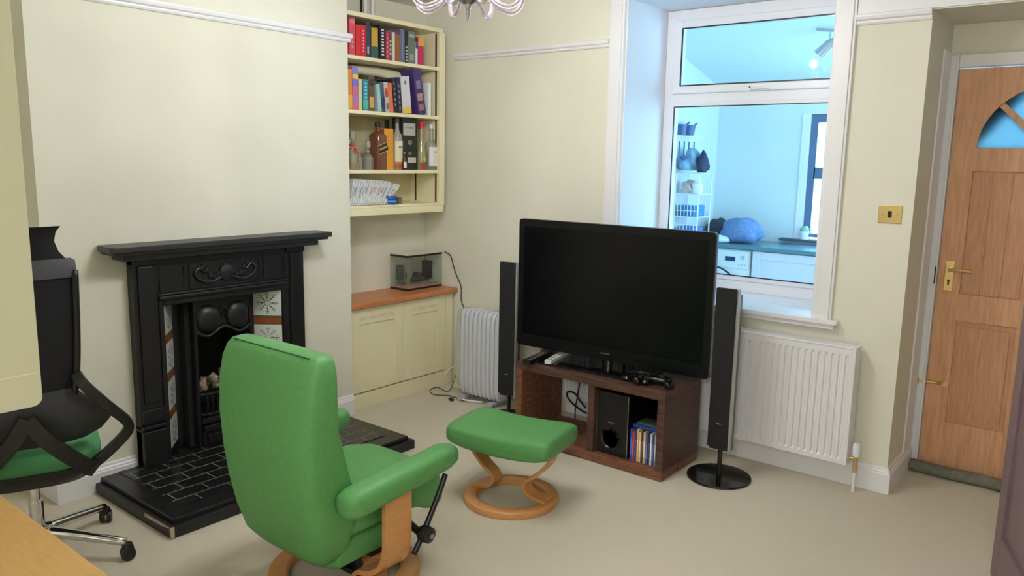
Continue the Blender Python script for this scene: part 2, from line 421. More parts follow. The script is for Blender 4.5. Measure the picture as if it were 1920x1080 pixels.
# ================================================================== KITCHEN beyond the window
KX0, KY = .50, 4.10
kz = lambda y: 2.33+.26*(KY-y)
struct('wall_kitchen_left', bx(KX0-.1, KX0, YD+.1, KY+.1, 0, 3.2), M_KWALL)
b = B(); kwx0, kwx1, kwz0, kwz1 = 1.31, 2.35, .955, 2.07
box(b, KX0-.1, kwx0, KY, KY+.35, 0, 3.2); box(b, kwx0, kwx1, KY, KY+.35, 0, kwz0); box(b, kwx0, kwx1, KY, KY+.35, kwz1, 3.2); box(b, kwx1, XE+.1, KY, KY+.35, 0, 3.2)
struct('wall_kitchen_far', b, M_KWALL)
b = B(); box(b, XE, XE+.1, YD+.1, 1.75, 0, 3.2); box(b, XE, XE+.1, 3.95, KY+.1, 0, 3.2); box(b, XE, XE+.1, 1.75, 3.95, 2.6, 3.2)
struct('wall_kitchen_right', b, M_KWALL)
b = B(); prism(b, [(YD+.1, kz(YD+.1)), (KY, kz(KY)), (KY, kz(KY)+.08), (YD+.1, kz(YD+.1)+.08)], 'x', KX0-.1, XE+.1)
struct('ceiling_kitchen', b, mat('kitchen_ceiling_paint', (226, 236, 232), .8))
w2 = thing('window_2', None, None); w2['kind'] = 'structure'
M_GREYF = mat('blue_grey_frame', (92, 110, 140), .4)
b = B(); frame_rect(b, kwx0+.065, kwx1-.065, kwz0+.02, kwz1-.002, .065, KY+.02, KY+.09, .03, .07); box(b, kwx0+.12, kwx1-.12, KY+.02, KY+.09, 1.50, 1.60)
box(b, 1.80, 1.88, KY+.02, KY+.09, kwz0+.04, kwz1-.06)
obj('window_frame', b, M_GREYF, w2)
obj('window_pane', bx(kwx0+.12, kwx1-.12, KY+.05, KY+.054, kwz0+.05, kwz1-.07), M_GLASS, w2)
obj('window_lining', bx(kwx0, kwx0+.065, KY-.012, KY+.34, kwz0, kwz1), M_WHITE, w2)
obj('window_sill', bx(kwx0-.12, kwx1+.08, KY-.07, KY+.02, kwz0-.022, kwz0), mat('dark_slate_sill', (70, 90, 110), .4), w2, bevel=.003)

# counter, washing machine, unit
obj_ct = obj('kitchen_worktop', bx(KX0+.002, 3.2, 3.50, KY-.002, .875, .91), mat('blue_grey_worktop', (88, 128, 140), .22), bevel=.006)
props(obj_ct, 'blue grey kitchen worktop under the far kitchen window', 'worktop')
wm = thing('washing_machine', 'white washing machine under the kitchen worktop', 'washing machine', (.83, 3.54, 0))
obj('cabinet_body', bx(0, .60-.30+.0, 0, .52, .01, .868), M_WHITE, wm, bevel=.006) if False else obj('machine_body', bx(-.28, .30, 0, .52, .01, .868), M_WHITE, wm, bevel=.006)
obj('control_panel', bx(-.27, .29, -.010, 0, .70, .858), mat('appliance_white', (228, 234, 240), .35), wm, bevel=.003)
obj('display', bx(.07, .165, -.013, -.010, .762, .802), mat('dark_blue_display', (30, 50, 95), .2), wm)
b = B(); lathe(b, [(0, 0), (.018, 0), (.016, .014), (0, .014)], 16, M=Mt((.235, -.010, .80), rx=PI/2)); obj('dial', b, M_SILVER, wm)
for k in range(3):
    b = B(); lathe(b, [(0, 0), (.006, 0), (.006, .005), (0, .005)], 10, M=Mt((.20+.03*k, -.010, .735), rx=PI/2)); obj('button', b, M_SILVER, wm)
b = B(); lathe(b, [(.0, 0), (.20, 0), (.20, .02), (.16, .03), (.15, .015), (0, .01)], 32, M=Mt((.01, 0, .42), rx=PI/2)); obj('porthole_door', b, M_SILVER, wm, smooth=40)
ku = thing('kitchen_unit', 'pale kitchen unit door right of the washing machine', 'cabinet', (1.15, 3.53, 0))
obj('carcass', bx(0, 2.0, .02, .55, .0, .872), M_KWALL, ku)
for k in range(3):
    b = bx(.003+.66*k, .657+.66*k, 0, .02, .1, .868); frame_rect(b, .003+.66*k, .657+.66*k, .1, .868, .07, -.008, 0)
    obj('door', b, mat('pale_lilac_door', (214, 216, 232), .4), ku, bevel=.003)
# cable in front of the washing machine
b = B(); tube(b, spline([(.80, 3.46, .705), (.88, 3.47, .70), (.95, 3.49, .66), (1.0, 3.50, .60), (1.02, 3.505, .4)]), .008)
props(obj('washing_machine_hose', b, M_BLACK, smooth=True), 'black hose curling in front of the white washing machine', 'hose')

# laundry piles on the counter
def lump(bm, c, s, seed, amp=.18, sub=3):
    r = random.Random(seed); g = bmesh.ops.create_icosphere(bm, subdivisions=sub, radius=1)
    ph = [(r.uniform(2, 6), r.uniform(2, 6), r.uniform(2, 6), r.uniform(0, 6)) for _ in range(4)]
    for v in g['verts']:
        n = v.co.normalized(); d = 1+amp*sum(math.sin(a*n.x+b_*n.y+c_*n.z+p) for a, b_, c_, p in ph)/2
        p = n*d; v.co = Vector((c[0]+p.x*s[0], c[1]+p.y*s[1], c[2]+max(p.z, -.55)*s[2]+.0))
M_FUR = mat('blue_grey_fleece', (120, 150, 196), .95, noise=.25, nscale=30, bump=1, bscale=90)
b = B(); lump(b, (.93, 3.78, 1.0), (.19, .14, .14), 11, .10)
props(obj('fleece_blanket', b, M_FUR, smooth=True), 'humped blue grey fleece blanket on the kitchen worktop', 'blanket')
b = B(); lump(b, (.625, 3.95, .985), (.11, .10, .12), 5, .1)
props(obj('dark_cloth', b, mat('dark_brown_cloth', (74, 78, 86), .95, noise=.3, nscale=25), smooth=True), 'dark crumpled cloth on the kitchen worktop beside the wire trolley', 'cloth')
b = B(); lump(b, (.74, 3.62, .935), (.15, .08, .045), 8, .1); 
props(obj('white_towel', b, mat('white_towel', (225, 232, 240), .95, bump=1, bscale=150), smooth=True), 'white towel folded in front of the dark cloth on the kitchen worktop', 'towel')
# wire trolley: stands on the worktop end
tr = thing('wire_rack', 'tall white wire shelf rack standing left of the kitchen worktop', 'rack', (.515, 3.235, 0))
for x in (.01, .235):
    for y in (0.0, .24):
        b = B(); cyl(b, (x, y, 0), (x, y, 1.53), .006, 6); obj('post', b, M_WHITE, tr)
for z in (1.53, 1.35, 1.15, .97, .5, .1):
    b = B(); 
    for y in (0, .24): cyl(b, (.0, y, z), (.245, y, z), .005, 6)
    for x in (.01, .235): cyl(b, (x, 0, z), (x, .24, z), .005, 6)
    if z < 1.5:
        for k in range(9): cyl(b, (.01+.028*k, 0, z), (.01+.028*k, .24, z), .003, 4)
        if z < 1.2:
            for k in range(8): cyl(b, (.01+.032*k, 0, z), (.01+.032*k, -.004, z+.11), .003, 4)
            cyl(b, (.0, -.004, z+.11), (.245, -.004, z+.11), .004, 5)
            cyl(b, (.0, -.004, z+.055), (.245, -.004, z+.055), .003, 4)
    obj('wire_shelf', b, M_WHITE, tr)
b = B(); prism(b, rrect(.545, .715, 3.265, 3.455, .03), 'z', .976, 1.06)
props(obj('blue_tub', b, mat('mid_blue_plastic', (64, 120, 190), .5), bevel=.006), 'blue plastic tub on the lowest shelf of the white wire rack', 'tub')
b = B(); prism(b, rrect(.54, .72, 3.265, 3.455, .03), 'z', 1.156, 1.25)
props(obj('storage_basket', b, mat('teal_plastic', (50, 130, 180), .5), bevel=.006), 'teal storage basket on the middle shelf of the white wire rack', 'basket')
b = B(); lump(b, (.60, 3.34, 1.40), (.06, .07, .07), 21); props(obj('food_bag', b, mat('pinkish_bag', (222, 190, 186), .6), smooth=True), 'pale pink food bag on the upper shelf of the wire rack', 'bag')
b = B(); lathe(b, [(0, 0), (.045, 0), (.048, .09), (.03, .10), (.03, .12), (0, .12)], 16, (.69, 3.33, 1.356)); props(obj('white_jar', b, M_WHITE, smooth=40), 'white jar beside the pale pink bag on the wire rack', 'jar')
b = B(); lump(b, (.60, 3.34, 1.62), (.08, .10, .12), 31, .25); props(obj('carrier_bag', b, mat('pale_blue_bag', (150, 190, 220), .5, noise=.25, nscale=18), smooth=True), 'pale blue plastic bag slumped on top of the wire rack', 'bag')
b = B(); lump(b, (.72, 3.34, 1.60), (.045, .08, .11), 37, .25); props(obj('rucksack', b, mat('dark_navy_bag', (36, 44, 76), .7), smooth=True), 'dark navy bag on top of the wire rack', 'bag')
# hanging utensils on the kitchen's left wall
hr = thing('utensil_rail', 'white wire rail high on the kitchen left wall', 'rail', (KX0, 3.08, 1.85))
hr['label'] = 'white wire rail high on the kitchen left wall'
b = B(); cyl(b, (.03, 0, 0), (.03, .42, .0), .006, 6); cyl(b, (.10, 0, 0), (.10, .42, 0), .006, 6)
for k in range(6): tube(b, [(.0, .03+.07*k, 0), (.10, .03+.07*k, 0), (.10, .03+.07*k, -.04)], .004, 5)
obj('rail_bar', b, M_WHITE, hr)
M_UT = mat('steel_blue_utensil', (70, 96, 140), .4)
for k, (yy, ln, w) in enumerate(((3.12, .16, .02), (3.21, .12, .03), (3.30, .18, .018), (3.40, .11, .028))):
    b = B(); cyl(b, (KX0+.1, yy, 1.805), (KX0+.1, yy, 1.805-ln), .006, 6); lathe(b, [(0, -.02), (w, -.01), (w*1.1, .01), (0, .02)], 12, (KX0+.1, yy, 1.805-ln-.02))
    props(obj('kitchen_utensil', b, M_UT), 'long handled utensil hanging from the kitchen wall rail', 'utensil', 'utensils on the kitchen wall rail')
for k, (yy, rr) in enumerate(((3.15, .055), (3.29, .065))):
    b = B(); lathe(b, [(0, 0), (rr*.8, 0), (rr, .09), (rr*.92, .09), (rr*.7, .01), (0, .01)], 16, (KX0+.09, yy, 1.858)); cyl(b, (KX0+.09, yy+rr, 1.93), (KX0+.09, yy+rr+.10, 1.97), .008, 6)
    props(obj('saucepan', b, M_UT, smooth=40), ('smaller dark pan standing on the wall rail, left' if k == 0 else 'larger dark pan standing on the wall rail, right'), 'pan', 'pans on the wall rail')
# pot with plant on the sill
b = B(); lathe(b, [(0, 0), (.032, 0), (.042, .075), (.036, .075), (.028, .01), (0, .01)], 20, (1.405, KY-.025, kwz0)); pp = obj('plant_pot', b, M_WHITE, smooth=40)
props(pp, 'white plant pot with small plant on the kitchen window sill', 'plant pot')
b = B(); lump(b, (1.405, KY-.025, kwz0+.09), (.035, .03, .03), 9, .3, 2); obj('plant', b, mat('pale_leaf', (150, 190, 170), .8), pp, smooth=True)
# track spotlight
sl = at(1530, 55, 'y', 2.6); 
sp = thing('ceiling_spotlight', 'white spotlight on its bar under the sloping kitchen ceiling', 'spotlight')
q = Vector((1.98, 2.65, kz(2.65)))
# choose the point of the slope seen at the pixel
def slope_at(px, py, drop=0):
    lo, hi = 1.6, 4.0
    f = lambda y: at(px, py, 'y', y).z-(kz(y)-drop)
    for _ in range(50):
        mid = (lo+hi)/2
        if f(lo)*f(mid) <= 0: hi = mid
        else: lo = mid
    return at(px, py, 'y', (lo+hi)/2)
pa = slope_at(1531, 55, .015); pb = slope_at(1572, 58, .015)
pb = pa+(pb-pa)*1.6
b = B(); cyl(b, pa, pb, .010, 8); obj('ceiling_bar', b, M_SILVER, sp)
pm = pa+(pb-pa)*.40; b = B(); cyl(b, pm, pm+Vector((0, 0, -.09)), .006, 8); 
tube(b, [pm+Vector((-.07, 0, -.17)), pm+Vector((.0, 0, -.10)), pm+Vector((.06, 0, -.07))], [.045, .038, .028], 16)
obj('spot_head', b, M_SILVER, sp, smooth=40)

# ================================================================== RADIATOR
rad = thing('radiator', 'long white panel radiator under the window', 'radiator', (0, YW-.02, 0))
RX0, RX1, RZ0, RZ1 = .93, 2.765, .135, .735; ry = -.10
def corrug():
    b = B(); pitch = .0333; n = int((RX1-RX0-.03)/pitch); prof = []
    x = RX0+.012
    prof.append((x, 0))
    for k in range(n):
        for u, d in ((.10, 0), (.22, .009), (.46, .009), (.58, 0)): prof.append((RX0+.018+(k+u)*pitch, d))
    prof.append((RX1-.012, 0))
    zs = [(RZ0, 1), (RZ0+.022, 1), (RZ0+.036, 0), (RZ1-.05, 0), (RZ1-.036, 1), (RZ1-.006, 1)]
    rows = [[b.verts.new((x, ry+(0.0 if f else d), z)) for x, d in prof] for z, f in zs]
    for a, c in zip(rows, rows[1:]):
        for i in range(len(prof)-1): b.faces.new((a[i], a[i+1], c[i+1], c[i]))
    return b
obj('front_panel', corrug(), M_RAD, rad)
b = B(); box(b, RX0+.014, RX1-.014, ry+.012, ry+.085, RZ0+.01, RZ1-.012)
obj('rear_panel', b, M_RAD, rad)
for x in (RX0, RX1-.014): obj('side_cover', bx(x, x+.014, ry-.002, ry+.09, RZ0-.002, RZ1+.003), M_RAD, rad, bevel=.003)
obj('top_grille', bx(RX0+.014, RX1-.014, ry-.002, ry+.088, RZ1-.006, RZ1+.004), M_RAD, rad, bevel=.003)
b = B(); cyl(b, (RX1, ry+.03, .17), (RX1+.045, ry+.03, .17), .009); cyl(b, (RX1+.035, ry+.03, .10), (RX1+.035, ry+.03, .185), .012); 
obj('valve_body', b, M_BRASS, rad, smooth=40)
b = B(); lathe(b, [(0, 0), (.017, 0), (.019, .01), (.019, .055), (.014, .068), (0, .068)], 16, (RX1+.035, ry+.03, .185)); obj('valve_cap', b, M_WHITE, rad, smooth=30)
b = B(); cyl(b, (RX1+.035, ry+.03, .0), (RX1+.035, ry+.03, .12), .009); obj('pipe', b, M_WHITE, rad, smooth=40)

# ================================================================== LIGHT SWITCH
sw = thing('light_switch', 'square brass light switch on the cream wall', 'light switch', (2.83, YW, 1.393))
obj('plate', bx(-.053, .053, -.007, 0, -.043, .043), M_BRASS, sw, bevel=.003)
obj('rocker', bx(-.009, .009, -.012, -.007, -.016, .016), M_BLACK, sw, bevel=.002)
for s in (-1, 1):
    b = B(); lathe(b, [(0, 0), (.005, 0), (.004, .003), (0, .003)], 12, M=Mt((s*.032, -.007, 0), rx=PI/2)); obj('screw', b, M_BRASS, sw)

# draught excluder
b = B(); y0 = YD-.075
loft(b, [(2.895, y0+.02, .008, .004, .006, 2)]+[(2.92+.075*k, y0+.006*math.sin(k*1.7)-.003*k*.3, .031, .036+.004*math.sin(k*2.1), .030, 2.3) for k in range(11)]+[(3.76, y0, .012, .008, .01, 2)], 20, 'x')
props(obj('draught_excluder', b, mat('dark_olive_grey_cloth', (128, 126, 112), .95, noise=.3, nscale=40), smooth=True), 'dark grey draught excluder along the foot of the oak door', 'draught excluder')

# ================================================================== FIREPLACE
FC = -.885
hearth = thing('hearth', 'black tiled hearth slab on the carpet before the fireplace', 'hearth', (0, 0, 0))
b = bx(.0, .727, -1.59, -.16, 0, .052)
obj('hearth_base', b, M_BLACKIRON, hearth, bevel=.004)
obj('hearth_upper', bx(.0, .70, -1.565, -.185, .052, .074), mat('black_slate', (26, 26, 28), .3, noise=.2, nscale=20), hearth, bevel=.004)
def tile_mat():
    m_ = bpy.data.materials.new('black_tiles_grey_grout'); m_.use_nodes = True; nt = m_.node_tree; N = nt.nodes
    bs = N['Principled BSDF']; tc = N.new('ShaderNodeTexCoord'); mp = N.new('ShaderNodeMapping'); br = N.new('ShaderNodeTexBrick')
    mp.inputs['Rotation'].default_value = (0, 0, PI/2); mp.inputs['Location'].default_value = (.03, .02, 0)
    br.inputs['Color1'].default_value = srgb(20, 20, 22); br.inputs['Color2'].default_value = srgb(28, 28, 30); br.inputs['Mortar'].default_value = srgb(118, 120, 106)
    br.inputs['Scale'].default_value = 1; br.inputs['Mortar Size'].default_value = .0026; br.inputs['Brick Width'].default_value = .165; br.inputs['Row Height'].default_value = .092; br.inputs['Mortar Smooth'].default_value = 0
    nt.links.new(tc.outputs['Object'], mp.inputs[0]); nt.links.new(mp.outputs[0], br.inputs['Vector']); nt.links.new(br.outputs['Color'], bs.inputs['Base Color'])
    bs.inputs['Roughness'].default_value = .28
    return m_
obj('hearth_tiles', bx(.0, .60, -1.48, -.27, .074, .077), tile_mat(), hearth)
b = B(); prism(b, [(.50, .035), (.66, .040), (.715, .049), (.715, .052), (.50, .052)], 'y', -1.5912, -1.5905); box(b, .719, .7285, -1.5915, -1.575, .004, .052)
obj('chipped_edge', b, mat('chipped_pale_stone', (182, 168, 142), .8), hearth)

fp = thing('fireplace', 'black cast iron fireplace with patterned side tiles', 'fireplace', (0, FC, .077))
# local: x out of the wall, y along, z from the hearth top
zt = lambda z: z-.077
IR = M_BLACKIRON
b = B()                                                       # mantel shelf
prism(b, rrect(0.002, .165, -.625, .625, .02, 3), 'z', zt(1.165), zt(1.192)); prism(b, rrect(0.002, .150, -.61, .61, .02, 3), 'z', zt(1.150), zt(1.165))
prism(b, [(.002, -.555), (.115, -.555), (.115, .555), (.002, .555)], 'z', zt(1.118), zt(1.150))
obj('mantel_shelf', b, mat('worn_black_mantel', (52, 52, 54), .4, noise=.3, nscale=15), fp, bevel=.004)
b = B()                                                       # surround frame with recessed opening
for s in (-1, 1):
    y0, y1 = sorted((s*.49, s*.37))
    box(b, .002, .062, y0, y1, zt(.077), zt(1.118)); box(b, .062, .074, y0+.022, y1-.022, zt(.40), zt(1.08))
    box(b, .002, .085, y0-.0, y1+.0, zt(.077), zt(.26)); box(b, .002, .078, y0, y1, zt(.265), zt(.285)); box(b, .062, .080, y0+.005, y1-.005, zt(.30), zt(.37))
    box(b, .002, .076, y0, y1, zt(1.085), zt(1.118))
box(b, .002, .060, -.37, .37, zt(.905), zt(1.118)); box(b, .06, .078, -.37, .37, zt(.905), zt(.925)); box(b, .06, .070, -.37, .37, zt(.925), zt(.937))
for s in (-1, 1):
    y0, y1 = sorted((s*.37, s*.345)); box(b, .002, .066, y0, y1, zt(.077), zt(.905))
box(b, .002, .066, -.345, .345, zt(.875), zt(.905))
obj('surround', b, IR, fp, bevel=.005)
b = B()                                                       # frieze panels with moulded swags
for y0, y1 in ((-.36, -.225), (-.205, .205), (.225, .36)):
    frame_rect(b, y0, y1, zt(.945), zt(1.075), .010, .060, .066)
for v in b.verts: v.co = Vector((v.co.y, v.co.x, v.co.z))
for k in range(15):
    t = -1+2*k/14; lathe(b, [(0, -.004), (.016, -.002), (.012, .006), (0, .010)], 10, M=Mt((.060, t*.15, zt(1.02)+.030*math.cos(t*7)), ry=PI/2))
lathe(b, [(0, 0), (.045, 0), (.040, .012), (.02, .02), (0, .02)], 20, M=Mt((.060, 0, zt(1.01)), ry=PI/2))
for s in (-1, 1):
    tube(b, spline([(.064, s*.03, zt(.99)), (.066, s*.09, zt(.97)), (.066, s*.15, zt(.985)), (.066, s*.175, zt(1.02)), (.064, s*.15, zt(1.045)), (.064, s*.12, zt(1.02))]), .008, 8)
obj('frieze_ornament', b, IR, fp, smooth=40)
# splayed tile strips
M_T1 = mat('white_decorated_tile', (222, 226, 220), .2, coat=.4)
M_T2 = mat('brown_band_tile', (150, 84, 48), .25, coat=.4)
M_TK = mat('tile_motif_dark', (44, 60, 58), .4)
def tile_strip(s):
    t = thing('tile_strip', None, None); t.parent = fp
    del_ = Vector((-.02, s*.335, 0)); inn = Vector((-.02, s*.335, 0))
    p = Vector((.052, s*.343, 0)); q = Vector((-.075, s*.240, 0))         # outer and inner edge of the splay, plan
    w = (q-p).length; u = (q-p).normalized(); n = Vector((-u.y, u.x, 0)); n = n if n.x > 0 else -n
    M_ = Matrix(((u.x, n.x, 0, p.x), (u.y, n.y, 0, p.y), (0, 0, 1, 0), (0, 0, 0, 1)))
    b0 = box(B(), 0, w, -.006, 0, 0, zt(.875), M=M_); o = obj('tile_backing', b0, IR, t)
    z = zt(.872)
    k = 0
    while z > .12:
        z1 = z-.148; obj('patterned_tile', box(B(), .003, w-.003, 0, .004, z1+.002, z, M=M_), M_T1, t)
        bb = B(); cxm, czm = w/2, (z+z1)/2
        for j in range(8):
            a = j*PI/4
            for rr, sz in ((.016, .004), (.030, .0065), (.045, .005), (.058, .0045)):
                c = Vector((cxm+rr*math.cos(a)*1.0, .0042, czm+rr*math.sin(a)))
                R = M_ @ Matrix.Translation(c) @ Matrix.Rotation(-a, 4, 'Y')
                prism(bb, [(-sz*1.4, 0), (0, -sz*.6), (sz*1.4, 0), (0, sz*.6)], 'y', 0, .0006, M=R)
            for da in (-.16, .16):
                c = Vector((cxm+.050*math.cos(a+da), .0042, czm+.050*math.sin(a+da))); R = M_ @ Matrix.Translation(c) @ Matrix.Rotation(-a+.5, 4, 'Y')
                prism(bb, [(-.006, 0), (0, -.002), (.006, 0), (0, .002)], 'y', 0, .0006, M=R)
        obj('tile_motif', bb, M_TK, t)
        z = z1
        if z > .06:
            obj('band_tile', box(B(), .003, w-.003, 0, .004, z-.008, z, M=M_), mat('olive_band', (96, 96, 60), .3), t)
            obj('band_tile', box(B(), .003, w-.003, 0, .004, z-.046, z-.010, M=M_), M_T2, t)
            z -= .050
    return t
tile_strip(-1); tile_strip(1)
b = B()                                                       # register plate: arch, hood, jambs
for s in (-1, 1):
    y0, y1 = sorted((s*.245, s*.165)); box(b, -.095, -.070, y0, y1, 0, zt(.87))
    y0, y1 = sorted((s*.17, s*.155)); box(b, -.03, .022, y0, y1, 0, zt(.80))
# hood plate with scalloped lower edge
hood = [(-.165, zt(.875)), (.165, zt(.875)), (.165, zt(.66))]+[(.165-.33*k/20, zt(.665)+.055*abs(math.sin(PI*(k/20)*2))**.7*0+.045*math.sin(PI*k/20)) for k in range(1, 20)]+[(-.165, zt(.66))]
prism(b, hood, 'x', -.02, .010)
obj('register_plate', b, IR, fp, bevel=.004)
b = B()
for s in (-1, 1):
    loft(b, [(.010, s*.085, zt(.765), .07, .075, 2.2), (.028, s*.082, zt(.765), .062, .065, 2.2), (.040, s*.078, zt(.77), .040, .042, 2), (.044, s*.075, zt(.77), .012, .012, 2)], 24, 'x')
for k in range(6):
    a = k*PI/3; lathe(b, [(0, 0), (.008, 0), (.004, .008), (0, .009)], 8, M=Mt((.024, .018*math.cos(a), zt(.80)+.018*math.sin(a)), ry=PI/2))
tube(b, spline([(.016, -.155, zt(.70)), (.020, -.09, zt(.675)), (.022, 0, zt(.715)), (.020, .09, zt(.675)), (.016, .155, zt(.70))]), .008, 8)
obj('canopy_hood', b, IR, fp, smooth=40)
b = bx(-.32, -.30, -.19, .19, 0, .8); box(b, -.31, -.02, -.20, -.17, 0, .8); box(b, -.31, -.02, .17, .20, 0, .8); box(b, -.31, -.02, -.19, .19, .78, .80)
obj('fire_back', b, mat('sooty_fireback', (14, 14, 15), .8), fp)
b = B()
for k in range(9): tube(b, spline([(.020, -.12+.03*k, zt(.245)), (.034, -.12+.03*k, zt(.30)), (.026, -.12+.03*k, zt(.365))], 4), .0055, 6)
for z in (.25, .36): tube(b, spline([(-.02, -.15, zt(z)), (.012, -.13, zt(z)), (.026, 0, zt(z)), (.012, .13, zt(z)), (-.02, .15, zt(z))], 6), .008, 8)
obj('grate_bars', b, IR, fp, smooth=40)
b = B(); box(b, -.02, .040, -.155, .155, zt(.205), zt(.235)); box(b, -.02, .050, -.15, .15, zt(.165), zt(.195)); box(b, -.02, .035, -.155, .155, 0, zt(.16)); box(b, .035, .046, -.13, .13, .02, zt(.145))
obj('ash_pan_cover', b, IR, fp, bevel=.004)
b = bx(-.18, .0, -.15, .15, zt(.23), zt(.25)); obj('coal_tray', b, IR, fp)
# (the chimney void: recess is cut below)
rr = random.Random(4); k = 0
b = B()
for i in range(11):
    lump(b, (-.055+rr.uniform(-.035, .03), -.115+.023*i, zt(.385)+rr.uniform(-.015, .05)), (.034, .030, .032), 50+i, .3, 2)
props(obj('gas_coals', b, mat('pale_ceramic_coal', (176, 160, 142), .9, noise=.5, nscale=30, rgb2=(88, 74, 64)), fp, smooth=True), 'pale ceramic coals heaped in the grate', None)

# ================================================================== ALCOVE: base cupboard, worktop, shelves
cb = thing('base_cupboard', 'cream two door cupboard built into the alcove', 'cupboard', (-.03, 0, 0))
b = bx(-.30, -.022, .003, YW-.022, .108, .668); obj('carcass', b, M_CREAMW, cb)
obj('plinth', bx(-.30, -.004, .003, YW-.022, 0, .104), M_CREAMW, cb)
for (y0, y1) in ((.012, .470), (.476, .878)):
    d = thing('cupboard_door', None, None); d.parent = cb
    b = bx(-.022, -.006, y0, y1, .112, .664)
    fb = B(); frame_rect(fb, y0, y1, .112, .664, .075, 0, .006, .085, .105)
    for v in fb.verts: v.co = Vector((v.co.y-.006, v.co.x, v.co.z))
    me = bpy.data.meshes.new('t'); fb.to_mesh(me); b.from_mesh(me); bpy.data.meshes.remove(me); fb.free()
    dd = d; bpy.data.objects.remove(d)
    dd = obj('cupboard_door', b, M_CREAMW, cb, bevel=.0025)
    b = B()
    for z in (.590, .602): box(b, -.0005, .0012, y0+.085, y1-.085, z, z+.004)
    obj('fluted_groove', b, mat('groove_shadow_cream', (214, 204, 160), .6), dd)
obj('end_stile', bx(-.022, 0, .882, YW-.022, .105, .668), M_CREAMW, cb, bevel=.002)
b = B(); box(b, -.335, .004, .003, YW-.003, .670, .706)
props(obj('cupboard_worktop', b, M_WORKTOP, bevel=.008), 'orange wood worktop lying on the cream alcove cupboard', 'worktop')
un = thing('alcove_shelves', 'tall cream open shelf unit fixed in the alcove', 'shelves', (0, 0, 0))
SX = -.04; SB = -.325
SH = [1.540, 1.905, 2.228]                                   # tops of the upper shelves
for z in SH: obj('shelf', bx(SB, SX-.004, .003, .822, z-.022, z), M_CREAMW, un, bevel=.002)
obj('top_board', bx(SB, SX+.006, .003, .85, 2.455, 2.482), M_CREAMW, un, bevel=.003)
b = bx(SB, SX+.004, .003, .862, 1.253, 1.300); box(b, SB, SX-.008, .003, .835, 1.300, 1.316); obj('bottom_shelf', b, M_CREAMW, un, bevel=.004)
obj('side_panel', bx(SB, SX-.006, .824, .846, 1.316, 2.455), M_CREAMW, un)
obj('face_stile', bx(SX-.006, SX+.002, .818, .872, 1.30, 2.457), M_CREAMW, un, bevel=.002)
obj('back_panel', bx(SB-.01, SB, .003, .862, 1.253, 2.455), mat('tan_back_panel', (222, 210, 168), .6), un)
for xx in (SX-.035, SB+.05):
    b = bx(xx-.007, xx+.007, .8215, .824, 1.32, 2.45); obj('shelf_track', b, mat('dull_bronze', (92, 74, 52), .5, metal=.5), un)
b = B(); 
pz = thing('pipe_casing', 'short pair of white pipes above the alcove shelves', 'pipes', (0, 0, 0))
for yy in (.40, .46):
    b = B(); cyl(b, (-.30, yy, 2.482), (-.30, yy, H), .012, 12); obj('pipe', b, M_WHITE, pz, smooth=40)
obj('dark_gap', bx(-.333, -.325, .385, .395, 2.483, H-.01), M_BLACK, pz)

# ---- books
M_PAGES = mat('book_pages', (228, 222, 204), .9, noise=.06, nscale=300)
def bookmat(c): return mat('book_%d_%d_%d' % c, c, .45)
def book(y0, y1, zb, h, col, label, lean=0, depth=.15, bands=(), group=None, x=SX-.012, hard=True, cat='book', name='book'):
    """spine faces +x; leaning by angle about the bottom edge (positive: top goes to +y)"""
    w = y1-y0; ww = w*math.cos(lean)
    t = thing(name, label, cat, (x, (y0+y1)/2, zb+abs(math.sin(lean))*w*.5), 0, group); t.rotation_euler = (-lean, 0, 0)
    b = bx(-depth, 0, -ww/2, ww/2, 0, h)
    c = t_cover = obj('cover', b, bookmat(col), t, bevel=.0015 if hard else 0)
    obj('pages', bx(-depth+.0005, -.003, -ww/2+.002, ww/2-.002, h-.0005, h+.0006) , M_PAGES, t)
    for (z0, z1, cc, ins) in bands:
        obj('spine_print', bx(0, .0006, -ww/2+ins*ww, ww/2-ins*ww, z0*h, z1*h), bookmat(cc), t)
    return t
def Y(px, py, x=SX-.012): return at(px, py, 'x', x).y
def lettering(n, z0, z1, col, ins=.35):
    st = (z1-z0)/(n*2-1); return [(z0+2*i*st, z0+(2*i+1)*st, col, ins) for i in range(n)]
CX = lambda c: 640+c/4.909
